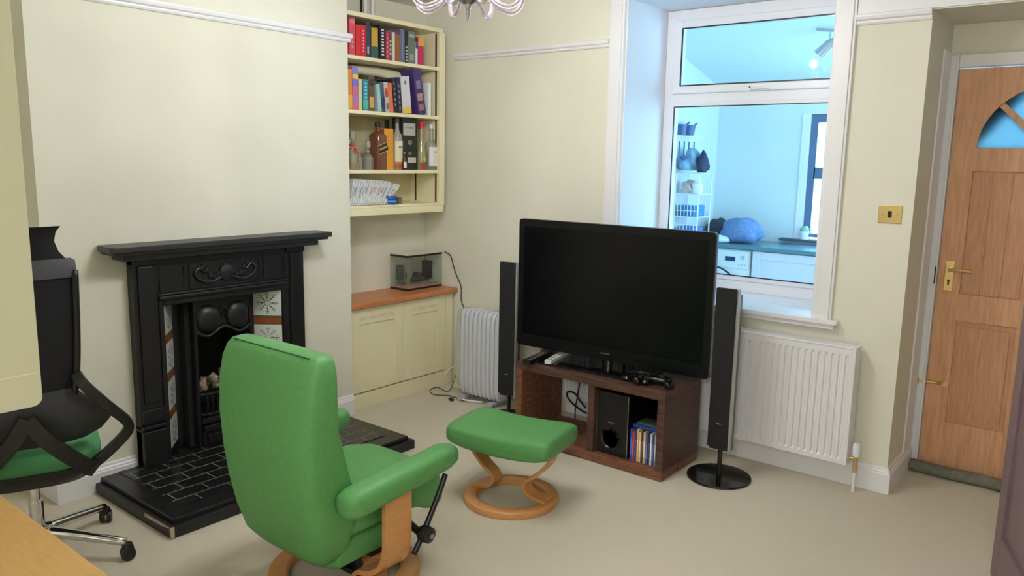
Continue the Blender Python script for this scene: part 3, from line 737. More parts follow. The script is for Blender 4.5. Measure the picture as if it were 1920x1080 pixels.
TOP = [
 (78, 130, 180, 480, (206, 84, 96), 'pinkish red paperback, first on the top shelf, tallest there', [(.86, .95, (235, 120, 130), .1)]+lettering(3, .2, .5, (228, 150, 150))),
 (136, 180, 242, 488, (214, 44, 48), 'plain bright red book, second on the top shelf', []),
 (180, 228, 245, 496, (204, 36, 48), 'bright red book with white spine lettering, third on the top shelf', lettering(7, .15, .85, (236, 200, 200), .7*.6)),
 (228, 268, 218, 505, (62, 66, 82), 'dark slate book next to the two bright red ones', [(.1, .3, (170, 170, 180), .3)]),
 (275, 342, 262, 515, (60, 92, 92), 'teal book with a yellow upper spine on the top shelf', [(.38, .97, (206, 160, 52), .08)]),
 (356, 410, 243, 525, (28, 30, 44), 'black book with bold white spine lettering on the top shelf', lettering(9, .12, .88, (225, 225, 230), .3)),
 (414, 440, 298, 535, (196, 60, 92), 'narrow crimson book right of the black lettered one', lettering(5, .1, .8, (235, 160, 60))),
 (440, 466, 300, 540, (120, 60, 74), 'narrow maroon patterned book on the top shelf', lettering(4, .2, .7, (190, 190, 140), .2)),
 (470, 496, 305, 545, (206, 202, 196), 'narrow off white book in the middle of the top shelf', []),
 (500, 540, 295, 550, (150, 96, 56), 'brown book beside a grey blue one on the top shelf', [(.9, 1, (80, 70, 110), 0)]),
 (541, 586, 278, 558, (98, 106, 138), 'grey blue book on the top shelf, right of the brown one', [(.1, .9, (124, 130, 156), .35)]),
 (588, 614, 288, 566, (36, 36, 42), 'narrow black book with pale marks near the right of the top shelf', lettering(5, .05, .5, (200, 200, 200), .2)),
 (617, 682, 302, 575, (104, 122, 108), 'wide grey green book on the top shelf', [(.82, .92, (160, 176, 160), .15), (.1, .3, (150, 156, 140), .2)]),
 (684, 704, 388, 582, (222, 222, 232), 'thin white book beside the pink and yellow one', [(.7, 1, (60, 84, 150), 0)]),
 (708, 760, 350, 588, (196, 46, 100), 'pink book with a yellow upper spine, last on the top shelf', [(.68, 1, (226, 170, 70), 0)]),
]
PXM = 1466.3/5.30*1.0
for a, c, t, bt, col, lab, bands in TOP:
    y0 = Y(CX(a), bt/4.909); y1 = Y(CX(c), bt/4.909); h = (bt-t)/4.909/277
    book(y0, y1-.001, SH[2], min(h, .215), col, lab, 0, .14, bands, 'books on the top alcove shelf')
MID = [ # x0 x1 at the base, top y, base y, colour, lean
 (68, 105, 668, 992, (226, 140, 64), 0, 'orange book, first on the second shelf down', [(.05, .35, (236, 176, 60), 0)]),
 (108, 160, 645, 996, (206, 110, 140), 0, 'multicoloured pink and blue children style book on the second shelf down', [(.84, .97, (104, 140, 214), 0), (.72, .82, (226, 206, 90), 0), (.55, .70, (110, 120, 216), 0), (.2, .35, (170, 120, 190), 0)]),
 (166, 196, 745, 1000, (216, 206, 160), 0, 'thin cream book beside the multicoloured one', []),
 (204, 254, 748, 1004, (42, 138, 162), 0, 'turquoise book with pale lettering on the second shelf down', [(.05, .35, (90, 176, 150), 0)]+lettering(5, .4, .9, (150, 200, 210), .3)),
 (258, 310, 716, 1010, (96, 80, 60), 0, 'brown patterned book beside the turquoise one', [(.1, .4, (206, 160, 96), .1), (.7, .9, (60, 56, 50), .1)]),
 (343, 377, 788, 1018, (166, 196, 204), -.10, 'pale blue grey book leaning left on the second shelf down', []),
 (378, 410, 775, 1022, (58, 92, 110), -.10, 'dark teal book leaning left next to the pale blue grey one', [(.1, .5, (44, 60, 80), 0)]),
 (414, 450, 772, 1024, (196, 184, 188), -.10, 'off white and red book leaning left on the second shelf down', [(.5, .8, (186, 60, 60), .15), (.1, .3, (110, 100, 120), .2)]),
 (452, 486, 778, 1028, (222, 118, 66), -.09, 'orange book leaning left in the middle of the second shelf down', []),
 (490, 522, 742, 1032, (34, 34, 40), -.09, 'black book leaning left beside the leaning orange one', lettering(5, .2, .9, (150, 150, 160), .35)),
 (526, 566, 730, 1036, (38, 36, 66), -.09, 'dark navy book leaning left beside the white one', lettering(5, .1, .8, (120, 120, 160), .35)),
 (570, 650, 722, 1042, (214, 212, 218), -.09, 'wide white book with a yellow foot leaning left', [(0, .16, (232, 190, 70), 0), (.78, .88, (110, 110, 120), .4)]),
 (712, 785, 650, 1050, (70, 48, 112), -.19, 'tall purple book with pictures leaning left on the second shelf down', [(.08, .22, (150, 120, 120), .2), (.3, .46, (176, 140, 120), .15), (.56, .74, (130, 120, 150), .2)]),
 (800, 828, 765, 1056, (232, 232, 236), 0, 'thin white book upright at the right end of the second shelf down', []),
]
for a, c, t, bt, col, ln, lab, bands in MID:
    y0 = Y(CX(a), bt/4.909); y1 = Y(CX(c), bt/4.909); h = (bt-t)/4.909/277
    book(y0, y1-.001, SH[1], min(h, .30), col, lab, ln, .15, bands, 'books on the second alcove shelf down', x=SX-.014)
b = B(); tube(b, [(-.24, .10, 2.165), (-.215, .40, 2.170), (-.19, .70, 2.150)], [.026, .030, .030], 20)
# rolled poster lying across the books
props(obj('paper_roll', b, mat('rolled_paper', (226, 220, 196), .7), smooth=40), 'long pale paper roll lying behind the tops of the second shelf books', 'paper roll')

# game / film cases on the lowest open shelf
CASES = [(78, 92, 640), (95, 122, 640), (124, 150, 650), (152, 172, 650), (174, 200, 650), (202, 226, 655), (228, 256, 658), (258, 276, 665), (278, 300, 662), (302, 326, 665), (328, 348, 668), (350, 372, 675), (374, 392, 688), (394, 412, 692), (414, 430, 740), (432, 446, 748)]
accent = [(120, 130, 140), (40, 40, 46), (206, 206, 210), (90, 96, 104), (120, 140, 170), (60, 64, 70), (206, 208, 210), (150, 90, 80), (190, 60, 90), (206, 206, 200), (184, 56, 90), (120, 50, 50), (70, 90, 84), (206, 206, 206), (90, 110, 120), (206, 120, 80)]
word = ['first', 'second', 'third', 'fourth', 'fifth', 'sixth', 'seventh', 'eighth', 'ninth', 'tenth', 'eleventh', 'twelfth', 'thirteenth', 'fourteenth', 'fifteenth', 'sixteenth']
acn = ['grey', 'black', 'white', 'slate', 'pale blue', 'charcoal', 'white', 'brown', 'pink', 'cream', 'crimson', 'maroon', 'dark green', 'silver white', 'blue grey', 'orange']
yb = Y(656.0, 383)+.012
for k in range(16):
    w = .0135; ln = .22+.026*k+(.16 if k > 13 else 0); ln = min(ln, .85)
    step = w/math.cos(ln)
    book(yb, yb+step-.0005, 1.3165, (.168, .160, .170, .164)[k % 4], (228, 229, 232), '%s printed white game case, %s of the leaning row from the left' % (acn[k], word[k]), ln, .12,
         [(.30+.1*(k % 3), .74, tuple(int(c*.6+88) for c in accent[k]), .24), (.88, .95, (176, 180, 186), .30), (.05, .10, (160, 166, 172), .3)], 'game cases leaning on the lowest open shelf', x=SX-.03, hard=False, cat='game case', name='game_case')
    yb += step+.0050
b = B(); lathe(b, [(0, 0), (.037, 0), (.039, .003), (.039, .030), (.036, .032), (.041, .034), (.041, .052), (.038, .056), (0, .056)], 32, (SX-.02+.0-.02, Y(738, 382), 1.3165))
tn = obj('round_tin', b, mat('blue_tin', (40, 88, 180), .3), smooth=35); props(tn, 'small round blue tin in front of the leaning cases', 'tin')
b = B(); ring_lathe(b, [(.0393, .018), (.0400, .018), (.0400, .024), (.0393, .024)], 32, (SX-.04, Y(738, 382), 1.3165)); obj('pale_stripe', b, mat('pale_blue_stripe', (130, 180, 230), .4), tn)
b = bx(SX-.06, SX-.02, Y(750, 380), Y(756, 380), 1.3165, 1.362); props(obj('small_box', b, mat('olive_grey_box', (112, 112, 92), .6), bevel=.002), 'small olive grey box beside the blue tin', 'box')

# ---- bottles (third shelf)
CZ = lambda c: 200+c/4.909
ZS = SH[0]
def bottle(cx_, top, base, r, prof, m_, label, capc, depth=.0, labels=(), name='bottle', liquid=None, square=False, x=SX-.07):
    y = Y(CX(cx_), CZ(base), x); h = (base-top)/4.909/274
    t = thing(name, label, 'bottle', (x, y, ZS), 0, 'bottles on the third alcove shelf')
    b = B()
    if square: loft(b, [(z*h, 0, 0, max(rr*r, .004), max(rr*r*.85, .004), 5 if rr > .6 else 2) for rr, z in prof], 24)
    else: lathe(b, [(rr*r, z*h) for rr, z in prof], 24)
    obj('glass_body', b, m_, t, smooth=35)
    if capc:
        rn = prof[-2][0]*r
        b = B(); lathe(b, [(0, h*capc[1]), (rn*1.18, h*capc[1]), (rn*1.22, h*capc[2]*.99), (rn*1.0, h*capc[2]), (0, h*capc[2])], 20); obj('cap', b, mat('cap_%d_%d_%d' % capc[0], capc[0], .4), t, smooth=35)
    if liquid:
        b = B()
        if square: loft(b, [(.006, 0, 0, r*.9, r*.76, 5), (h*liquid[1], 0, 0, r*.9, r*.76, 5)], 24)
        else: lathe(b, [(0, .006), (r*.9, .006), (r*.9, h*liquid[1]), (0, h*liquid[1])], 24)
        obj('liquid', b, mat('liquid_%d_%d_%d' % liquid[0], liquid[0], .3), t)
    for (z0, z1, cc) in labels:
        b = B()
        if square:
            box(b, r*.99, r*1.03, -r*.70, r*.70, z0*h, z1*h)
        else:
            n = 14; 
            vs = [[b.verts.new((r*1.015*math.cos(a), r*1.015*math.sin(a), z)) for a in [(-1.15+2.3*i/n) for i in range(n+1)]] for z in (z0*h, z1*h)]
            for i in range(n): b.faces.new((vs[0][i], vs[0][i+1], vs[1][i+1], vs[1][i]))
        o = obj('paper_label', b, mat('label_%d_%d_%d' % cc, cc, .6), t)
    return t, h
PB = [(0, 0), (.96, 0), (1, .02), (1, .58), (.9, .66), (.42, .76), (.36, .80), (.34, .97), (0, .97)]
PV = [(0, 0), (.96, 0), (1, .02), (1, .52), (.85, .58), (.36, .66), (.34, .80), (.34, .97), (0, .97)]
PD = [(0, 0), (.9, 0), (1, .06), (1, .34), (.8, .46), (.34, .58), (.34, .66), (.5, .68), (.25, .70), (.45, .76), (.52, .86), (.4, .96), (0, 1)]
M_AMBER = mat('amber_glass', (112, 64, 48), .1, coat=.5)
# red-ribboned glass decanter and others
t, h = bottle(108, 236, 565, .040, PD, M_BOTTLE, 'clear stoppered decanter with a red ribbon, first on the bottle shelf', None, liquid=((206, 156, 80), .18), name='decanter')
b = B(); 
for s in (-1, 1): tube(b, spline([(.040, -.022, h*.56), (.046, -.015+s*.008, h*.48), (.044, -.006+s*.014, h*.40)]), .004, 6)
ring_lathe(b, [(.016, h*.60), (.020, h*.60), (.020, h*.64), (.016, h*.64)], 16); obj('red_ribbon', b, mat('red_ribbon', (206, 30, 36), .5), t)
bottle(160, 400, 566, .022, [(0, 0), (.9, 0), (1, .1), (1, .6), (.5, .75), (.5, .98), (0, 1)], M_BOTTLE, 'short clear glass flask beside the ribboned decanter', None, name='flask', x=SX-.05)
bottle(245, 312, 566, .038, PD, M_BOTTLE, 'smaller clear decanter with round stopper beside the amber bottle', None, name='decanter', x=SX-.10)
t, h = bottle(338, 165, 570, .050, [(0, 0), (.97, 0), (1, .01), (1, .70), (.92, .74), (.36, .82), (.32, .86), (.32, .97), (0, .97)], M_AMBER, 'square amber whisky bottle with a slanted black label and black cap', ((24, 22, 24), .90, 1.0), square=True, x=SX-.075)
R = Mt((.0505, 0, h*.46), rx=math.radians(20)); b = box(B(), 0, .001, -.040, .040, -.024, .024, M=R); obj('slanted_label', b, mat('black_label', (44, 40, 36), .5), t)
b = B()
for z in (-.028, .025): box(b, .0, .0013, -.041, .041, z, z+.003, M=R)
for i in range(9): box(b, .001, .0016, -.032+.0074*i, -.0275+.0074*i, -.006, .006, M=R)
obj('gold_lettering', b, mat('gold_print', (206, 176, 110), .4), t)
xx = SX-.085; y0, y1 = Y(CX(398), CZ(568), xx+.04), Y(CX(480), CZ(568), xx+.04)
t = thing('whisky_carton', 'tall golden yellow bottle carton beside the amber bottle', 'carton', (xx, (y0+y1)/2, ZS))
hh = (568-212)/4.909/274; hw = (y1-y0)/2
obj('carton_body', bx(-.04, .04, -hw, hw, 0, hh), mat('golden_carton', (224, 156, 44), .5), t, bevel=.001)
obj('carton_side_face', bx(-.038, .038, -hw-.0006, -hw, 0.01, hh-.004), mat('dark_gold_carton', (150, 96, 44), .5), t)  # left side of the carton in a darker gold
bottle(419, 115, 560, .033, PB, mat('dark_bottle', (30, 34, 30), .15), 'dark bottle with black cap standing behind the yellow carton', ((20, 20, 22), .80, 1.0), x=SX-.20)
t, h = bottle(515, 118, 570, .036, PB, mat('clear_grey_glass', (150, 146, 138), .1, coat=.4), 'bottle with a tall cream label and orange foot beside the yellow carton', ((66, 62, 60), .90, 1.0), labels=((.16, .56, (222, 214, 178)), (.13, .16, (196, 110, 40)), (.02, .12, (160, 84, 46))), x=SX-.06)
b = B()
for i in range(4): box(b, .037, .0375, -.018+.010*i, -.012+.010*i, h*.42, h*.47)
obj('label_lettering', b, mat('blue_grey_print', (110, 120, 160), .5), t)
xx = SX-.10; y0, y1 = Y(CX(562), CZ(572), xx+.05), Y(CX(700), CZ(572), xx+.05)
t = thing('gift_box', 'tall black bottle gift box with a grey upper label', 'box', (xx, (y0+y1)/2, ZS)); hh = (572-112)/4.909/274; hw = (y1-y0)/2
obj('box_body', bx(-.05, .05, -hw, hw, 0, hh), mat('black_gift_box', (24, 26, 28), .35), t, bevel=.0015)
obj('grey_label', bx(.05, .051, -hw*.86, hw*.72, hh*.66, hh*.90), mat('grey_label', (176, 178, 172), .6), t)
obj('lower_label', bx(.05, .051, -hw*.30, hw*.80, hh*.14, hh*.24), mat('pale_label', (190, 190, 176), .6), t)
b = B()
for zc, rr_ in ((.53, .016), (.32, .012)): loft(b, [(.05, 0, hh*zc, rr_*1.3, rr_, 2), (.0508, 0, hh*zc, rr_*1.3, rr_, 2)], 20, 'x')
obj('emblem', b, mat('dull_gold_emblem', (120, 116, 84), .5), t)
b = B()
for i in range(6): box(b, .051, .0515, -hw*.5+hw*.18*i, -hw*.42+hw*.18*i, hh*.80, hh*.825)
obj('label_lettering', b, mat('dark_print', (70, 70, 74), .5), t)
bottle(582, 412, 572, .014, PB, mat('dark_brown_glass', (60, 40, 34), .15), 'miniature bottle with a white label in front of the black box', ((150, 140, 130), .90, 1.0), labels=((.12, .45, (226, 214, 206)),), name='miniature_bottle', x=SX-.02)
t, h = bottle(737, 140, 574, .030, [(0, 0), (.95, 0), (1, .02), (1, .40), (.62, .52), (.5, .62), (.42, .84), (.42, .97), (0, .97)], mat('greenish_glass', (150, 150, 112), .12, coat=.4), 'bottle with red cap and round yellow label, beside the black box', ((216, 36, 60), .85, 1.0), labels=((.01, .16, (150, 60, 50)),), x=SX-.05)
b = B(); loft(b, [(.0300, 0, h*.22, .013, .013, 2), (.0315, 0, h*.22, .013, .013, 2)], 20, 'x'); obj('round_label', b, mat('yellow_label', (206, 200, 70), .5), t)
t, h = bottle(828, 150, 570, .044, PV, M_BOTTLE, 'clear spirit bottle with white label and white cap, last on the shelf', ((226, 220, 220), .90, 1.0), labels=((.09, .50, (226, 226, 226)),), x=SX-.07)
b = B()
for i in range(4): box(b, .0445, .0453, -.026+.013*i, -.018+.013*i, h*.385, h*.41)
obj('red_lettering', b, mat('red_print', (190, 40, 44), .5), t)

# ---- fish tank on the worktop
TX0, TX1, TY0, TY1, TZ = -.305, -.135, .605, .945, .706
tk = thing('fish_tank', 'small glass fish tank with black rims on the orange worktop', 'fish tank', (0, 0, TZ))
b = B(); frame_rect(b, TX0, TX1, TY0, TY1, .008, 0, .014)
def rim(z0, z1, ins=.0):
    b = B(); x0, x1, y0, y1 = TX0-ins, TX1+ins, TY0-ins, TY1+ins
    box(b, x0, x1, y0, y0+.01, z0, z1); box(b, x0, x1, y1-.01, y1, z0, z1); box(b, x0, x0+.01, y0+.01, y1-.01, z0, z1); box(b, x1-.01, x1, y0+.01, y1-.01, z0, z1); return b
b2 = rim(0, .014, .002); box(b2, TX0, TX1, TY0, TY1, .0, .005); obj('bottom_rim', b2, M_BLACK, tk, bevel=.002)
obj('top_rim', rim(.232, .246, .003), M_BLACK, tk, bevel=.002)
obj('lid', bx(TX0+.004, TX1-.004, TY0+.004, TY1-.004, .240, .250), mat('pale_lid', (222, 220, 204), .35), tk)
b = B(); 
for (x0, x1, y0, y1) in ((TX0, TX1, TY0, TY0+.003), (TX0, TX1, TY1-.003, TY1), (TX1-.003, TX1, TY0+.003, TY1-.003), (TX0, TX0+.003, TY0+.003, TY1-.003)): box(b, x0, x1, y0, y1, .014, .232)
obj('glass_walls', b, M_TANK, tk)
b = B(); 
for x in (TX0+.001, TX1-.003):
    for y in (TY0, TY1-.002): box(b, x, x+.002, y, y+.002, .014, .232)
obj('corner_seal', b, mat('grey_seal', (120, 124, 110), .4), tk)
obj('water', bx(TX0+.004, TX1-.004, TY0+.004, TY1-.004, .03, .172), pane_mat('tank_water', (.93, .955, .935), .012), tk)
b = B(); rg = random.Random(3)
box(b, TX0+.004, TX1-.004, TY0+.004, TY1-.004, .006, .022)
for i in range(150):
    c = (rg.uniform(TX0+.01, TX1-.01), rg.uniform(TY0+.01, TY1-.01), rg.uniform(.020, .030)); g = bmesh.ops.create_icosphere(b, subdivisions=1, radius=rg.uniform(.004, .008))
    for v in g['verts']: v.co += Vector(c)
    for f in {f for v in g['verts'] for f in v.link_faces}: f.material_index = rg.choice((0, 1, 2))
gr_ = obj('gravel', b, [mat('pink_gravel', (190, 130, 130), .7), mat('grey_gravel', (130, 130, 128), .7), mat('yellow_gravel', (190, 170, 100), .7)], tk); gr_['kind'] = 'stuff'
obj('filter_box', bx(TX0+.03, TX0+.09, TY1-.065, TY1-.012, .05, .180), M_BLACK, tk, bevel=.006)
obj('heater_box', bx(TX0+.02, TX0+.06, TY0+.03, TY0+.075, .06, .165), mat('slate_plastic', (70, 76, 92), .5), tk, bevel=.005)
b = B(); 
for i, (dy, dz, s) in enumerate(((-.03, 0, .026), (0, .008, .030), (.03, 0, .026), (-.015, .035, .02), (.02, .03, .022))): lump(b, (TX0+.08, .785+dy, .055+dz), (s, s, s), 70+i, .3, 2)
obj('cave_ornament', b, mat('dark_cave_rock', (50, 54, 58), .9), tk, smooth=True)
b = B()
for i in range(7): tube(b, spline([(TX0+.05+.004*i, TY0+.03+.006*i, .03), (TX0+.05+.006*i, TY0+.028+.007*i, .07), (TX0+.045+.006*i, TY0+.03+.008*i, .11)], 4), .003, 5)
obj('water_plant', b, mat('dark_green_weed', (56, 84, 60), .8), tk)
b = B(); tube(b, spline([(-.12, .960, .955), (-.06, .962, .93), (-.03, .963, .85), (.00, .964, .79), (.035, .964, .735), (.045, .962, .69), (.05, .958, .62), (.09, .95, .56), (.16, .94, .44), (.18, .93, .30), (.20, .93, .1), (.23, .90, .012)], 5), .0035, 6)
props(obj('tank_cable', b, M_BLACK, smooth=True), 'thin black cable running from the fish tank down the wall', 'cable')
for (px, py) in ((698, 536), (719, 537)):
    p = at(px, py, 'z', .715); b = B(); lump(b, (p.x, p.y, .711), (.008, .009, .008) if px < 710 else (.013, .012, .010), int(px), .2, 2)
    props(obj('black_plug', b, M_BLACK, smooth=True), ('tiny black cap on the worktop, further left of the tank' if px < 710 else 'small black plug on the worktop close to the tank'), 'plug', 'small black bits on the worktop')

# ================================================================== OIL HEATER
oh = thing('oil_heater', 'pale grey finned oil filled heater beside the cupboard', 'heater', (.28, .76, 0))
def fin(x):
    b = B(); loft(b, [(x, 0, .335, .055, .27, 6), (x+.004, 0, .335, .078, .292, 6), (x+.018, 0, .335, .083, .297, 6), (x+.032, 0, .335, .078, .292, 6), (x+.036, 0, .335, .055, .27, 6)], 36, 'x'); return b
for k in range(9): obj('fin', fin(.012+.038*k), M_HEATER, oh, smooth=50)
b = B(); loft(b, [(-.035, 0, .35, .05, .24, 5), (-.03, 0, .35, .07, .27, 5), (.01, 0, .35, .075, .28, 5)], 30, 'x'); obj('control_end', b, mat('warm_grey_plastic', (196, 192, 176), .5), oh, smooth=50)
for x in (.04, .30):
    b = bx(x-.02, x+.02, -.10, .10, .018, .036); 
    for y in (-.09, .09): lathe(b, [(0, -.008), (.016, -.008), (.018, 0), (.016, .008), (0, .008)], 16, M=Mt((x, y, .018), ry=PI/2))
    obj('castor_foot', b, mat('light_castor', (180, 180, 186), .5), oh, smooth=40)
# power bits on the carpet
b = B(); tube(b, spline([at(870, 752, 'z', .012), at(845, 742, 'z', .01), at(815, 740, 'z', .008), at(806, 732, 'z', .008), at(820, 726, 'z', .008), at(842, 733, 'z', .01), at(856, 700, 'y', .93)], 5), .0035, 6)
props(obj('power_cable', b, mat('grey_cable', (88, 84, 76), .6), smooth=True), 'looped thin cable on the carpet by the oil heater', 'cable')
p = at(846, 748, 'z', .015); b = B(); lump(b, (p.x, p.y, .013), (.024, .015, .014), 14, .1, 2); props(obj('black_adapter', b, M_BLACK, smooth=True), 'small black adapter on the carpet by the oil heater', 'adapter')
b = B(); tube(b, spline([at(860, 748, 'z', .012), at(885, 752, 'z', .012), at(905, 754, 'z', .012)], 4), .006, 6); props(obj('white_lead', b, M_WHITE, smooth=True), 'thick white lead on the carpet beside the black adapter', 'cable')
p = at(845, 722, 'z', .03); b = B(); prism(b, rrect(.06, .16, .86, .93, .01), 'z', .001, .06); props(obj('socket_block', b, M_CREAMW, bevel=.004), 'cream socket block on the carpet against the cupboard plinth', 'socket')
b = B(); tube(b, spline([(.04, .80, .10), (.08, .82, .155), (.13, .86, .17), (.18, .90, .15), (.20, .92, .05), (.16, .90, .055)], 5), .005, 6); props(obj('white_flex', b, M_WHITE, smooth=True), 'white flex arching from the plinth towards the heater', 'cable')

# ================================================================== TV BENCH
bn = thing('tv_bench', 'dark wooden open box tv bench under the television', 'tv bench', (0, 0, 0))
bx0, bx1, by0, by1, bh = 1.055, 2.015, .335, .745, .47
T = .042
obj('top_panel', bx(bx0, bx1, by0, by1, bh-T, bh), M_SHEESHAM, bn, bevel=.003)
obj('bottom_panel', bx(bx0, bx1, by0, by1, .004, T+.01), M_SHEESHAM_L, bn, bevel=.003)
obj('side_panel', bx(bx0, bx0+T, by0+.001, by1, T+.01, bh-T), M_SHEESHAM_L, bn, bevel=.003)
obj('side_panel', bx(bx1-T, bx1, by0+.001, by1, T+.01, bh-T), M_SHEESHAM, bn, bevel=.003)
obj('divider', bx(1.545, 1.545+T, by0+.012, by1-.01, T+.01, bh-T), M_SHEESHAM, bn, bevel=.003)
obj('back_board', bx(1.587, bx1-T, by1-.012, by1-.002, T+.01, bh-T), mat('dark_back_board', (24, 18, 16), .7), bn)
zf = T+.0105
sb = thing('subwoofer', 'black subwoofer with thin silver edges inside the tv bench', 'speaker', (1.690, .375, zf))
obj('cabinet', bx(-.095, .095, 0, .30, 0, .345), M_BLACK, sb, bevel=.004)
for x in (-.0975, .0935): obj('silver_edge', bx(x, x+.004, -.004, .0, .0, .345), M_SILVER, sb)
b = B(); lathe(b, [(.030, 0), (.058, 0), (.060, .006), (.052, .008), (.030, -.02), (0, -.02)], 32, M=Mt((-.01, 0, .09), rx=PI/2)); obj('bass_port', b, M_BLACKG, sb, smooth=40)
obj('badge', bx(-.025, .010, -.0015, 0, .178, .184), M_SILVER, sb)
cols = [(60, 80, 170), (190, 60, 70), (46, 64, 140), (206, 170, 110), (226, 190, 140), (60, 50, 50), (210, 180, 130), (70, 90, 170), (40, 40, 60), (200, 206, 214), (60, 76, 120), (160, 160, 168), (50, 60, 90)]
cn = ['blue', 'red', 'navy', 'tan', 'cream', 'dark brown', 'straw', 'bright blue', 'black', 'white', 'slate blue', 'pale grey', 'dark blue']
xb = 1.797
for k in range(13):
    w = .0128; hgt = .172-.012*(k % 3 == 1)+(.006 if k in (3, 4) else 0)
    t = thing('film_case', '%s spined film case, %s in the row inside the tv bench' % (cn[k], word[k]), 'film case', (xb+w/2, .385, zf), 0, 'film cases standing in the tv bench')
    obj('case', bx(-w/2, w/2-.0006, 0, .11, 0, hgt), bookmat(cols[k]), t, bevel=.001)
    obj('spine_print', bx(-w/2+.003, w/2-.004, -.0006, 0, .03, hgt*.7), bookmat(tuple(min(255, c+50) for c in cols[k])), t)
    xb += w+.0003
b = bx(1.80, 1.965, .400, .50, zf+.18, zf+.196); t = obj('film_box', b, mat('bright_blue_case', (36, 66, 150), .35), bevel=.002); props(t, 'blue film box lying flat on top of the row of cases', 'film case')
b = bx(1.82, 1.968, .41, .51, zf+.197, zf+.209); t = obj('film_box', b, mat('grey_green_case', (70, 84, 74), .5), bevel=.002); props(t, 'grey green film box lying on the blue one in the bench', 'film case')
b = B(); tube(b, spline([at(1100, 775, 'y', .80), at(1088, 768, 'y', .80), at(1072, 755, 'y', .80), at(1063, 742, 'y', .80), at(1066, 734, 'y', .80), at(1078, 738, 'y', .80), at(1088, 752, 'y', .80), at(1098, 765, 'y', .80)], 6), .006, 6)
tube(b, spline([at(1088, 705, 'y', .81), at(1084, 735, 'y', .81), at(1079, 765, 'y', .81), at(1078, 795, 'y', .81)], 6), .004, 6)
props(obj('coiled_cable', b, M_BLACK, smooth=True), 'black cable looped behind the open left half of the bench', 'cable')
b = bx(1.40, 1.535, .58, .70, zf, zf+.05); props(obj('set_top_box', b, M_BLACK, bevel=.006), 'small black box in the left half of the bench beside the divider', 'box')

# ---- television
tvx, tvy, tvr = 1.515, .560, math.radians(2.2)
tv = thing('television', 'large black flat screen television on the dark wooden bench', 'television', (tvx, tvy, bh), tvr)
hw, z0, z1 = .612, .045, .808
b = B(); prism(b, rrect(-hw, hw, z0, z1, .018, 4), 'y', -.006, .030); prism(b, rrect(-hw+.10, hw-.10, z0+.08, z1-.12, .03, 4), 'y', .030, .075)
obj('housing', b, M_BEZEL, tv, bevel=.003)
obj('screen', bx(-hw+.040, hw-.040, -.0075, -.0055, z0+.075, z1-.042), M_SCREEN, tv)
for s in (-1, 1):
    b = bx(s*hw-.0015, s*hw+.0015, .004, .024, z0+.02, z1-.02)
    obj('edge_trim', b, mat('dark_chrome', (120, 120, 130), .2, metal=1), tv)
obj('badge', bx(-.03, .03, -.0075, -.006, z0+.036, z0+.042), mat('grey_print', (90, 90, 98), .4), tv)
b = B(); cyl(b, (0, .04, .01), (0, .04, .16), .035, 20); box(b, -.10, .10, .025, .055, .01, .06); obj('stand_neck', b, M_BLACKG, tv, smooth=40)
b = B(); prism(b, rrect(-.36, .30, -.165, .14, .02, 4), 'z', .001, .010); obj('stand_base', b, M_BLACKG, tv, bevel=.002)

# ---- things on the bench
def remote(px0, py0, px1, py1, w, m_, label, kmat, h=.018, name='remote_control'):
    a = at(px0, py0, 'z', bh+.012); c = at(px1, py1, 'z', bh+.012); ln = (c-a).length; ang = math.atan2(c.y-a.y, c.x-a.x)
    t = thing(name, label, 'remote control', ((a.x+c.x)/2, (a.y+c.y)/2, bh+.0105), ang)
    b = B(); prism(b, rrect(-ln/2, ln/2, -w/2, w/2, w*.3), 'z', 0, h); obj('body', b, m_, t, bevel=.003)
    for i in range(5):
        for j in (-1, 0, 1):
            b = B(); lathe(b, [(0, 0), (.004, 0), (.003, .002), (0, .002)], 8, (-ln*.36+i*ln*.15, j*w*.27, h)); obj('button', b, kmat, t)
    return t
remote(985, 682, 1030, 661, .052, M_BLACK, 'black remote control at the left end of the bench', M_SILVER)
remote(1000, 668, 1020, 657, .05, M_BLACK, 'black remote control lying behind the other black one', mat('red_grey_key', (160, 110, 110), .5)).location.y += .10
remote(1026, 682, 1062, 662, .042, mat('white_remote', (214, 214, 206), .35), 'white remote control on the bench beside the black one', mat('dark_key', (40, 60, 56), .5))
g = thing('game_controller', 'glossy black game controller at the right end of the bench', 'game controller', (1.895, .455, bh+.0105), math.radians(10))
b = B(); loft(b, [(-.085, 0, .018, .022, .012, 2.5), (-.06, .0, .020, .038, .018, 2.5), (0, 0.008, .020, .034, .018, 2.5), (.06, 0, .020, .038, .018, 2.5), (.085, 0, .018, .022, .012, 2.5)], 20, 'x'); obj('body', b, M_BLACKG, g, smooth=True)
for s in (-1, 1):
    b = B(); tube(b, spline([(s*.065, -.01, .022), (s*.085, -.05, .020), (s*.08, -.085, .016)]), [.022]*6+[.018]*6+[.012], 12); obj('grip', b, M_BLACKG, g, smooth=True)
    b = B(); lathe(b, [(0, 0), (.008, 0), (.007, .012), (.012, .015), (.011, .019), (0, .019)], 16, (s*.035, -.02, .034)); obj('thumb_stick', b, M_BLACK, g, smooth=40)
g = thing('gaming_headset', 'black ring shaped headset behind the game controller', 'headset', (1.80, .44, bh+.0105), 0)
b = B(); tube(b, spline([(-.06, -.03, .014), (-.085, .02, .014), (-.05, .075, .016), (0, .09, .018), (.05, .075, .016), (.085, .02, .014), (.06, -.03, .014)], 5), .009, 10); obj('band', b, M_BLACKG, g, smooth=True)
for s in (-1, 1):
    b = B(); lathe(b, [(0, 0), (.024, .0), (.028, .008), (.024, .022), (0, .026)], 20, (s*.055, -.032, 0)); obj('ear_cup', b, M_BLACKG, g, smooth=40)

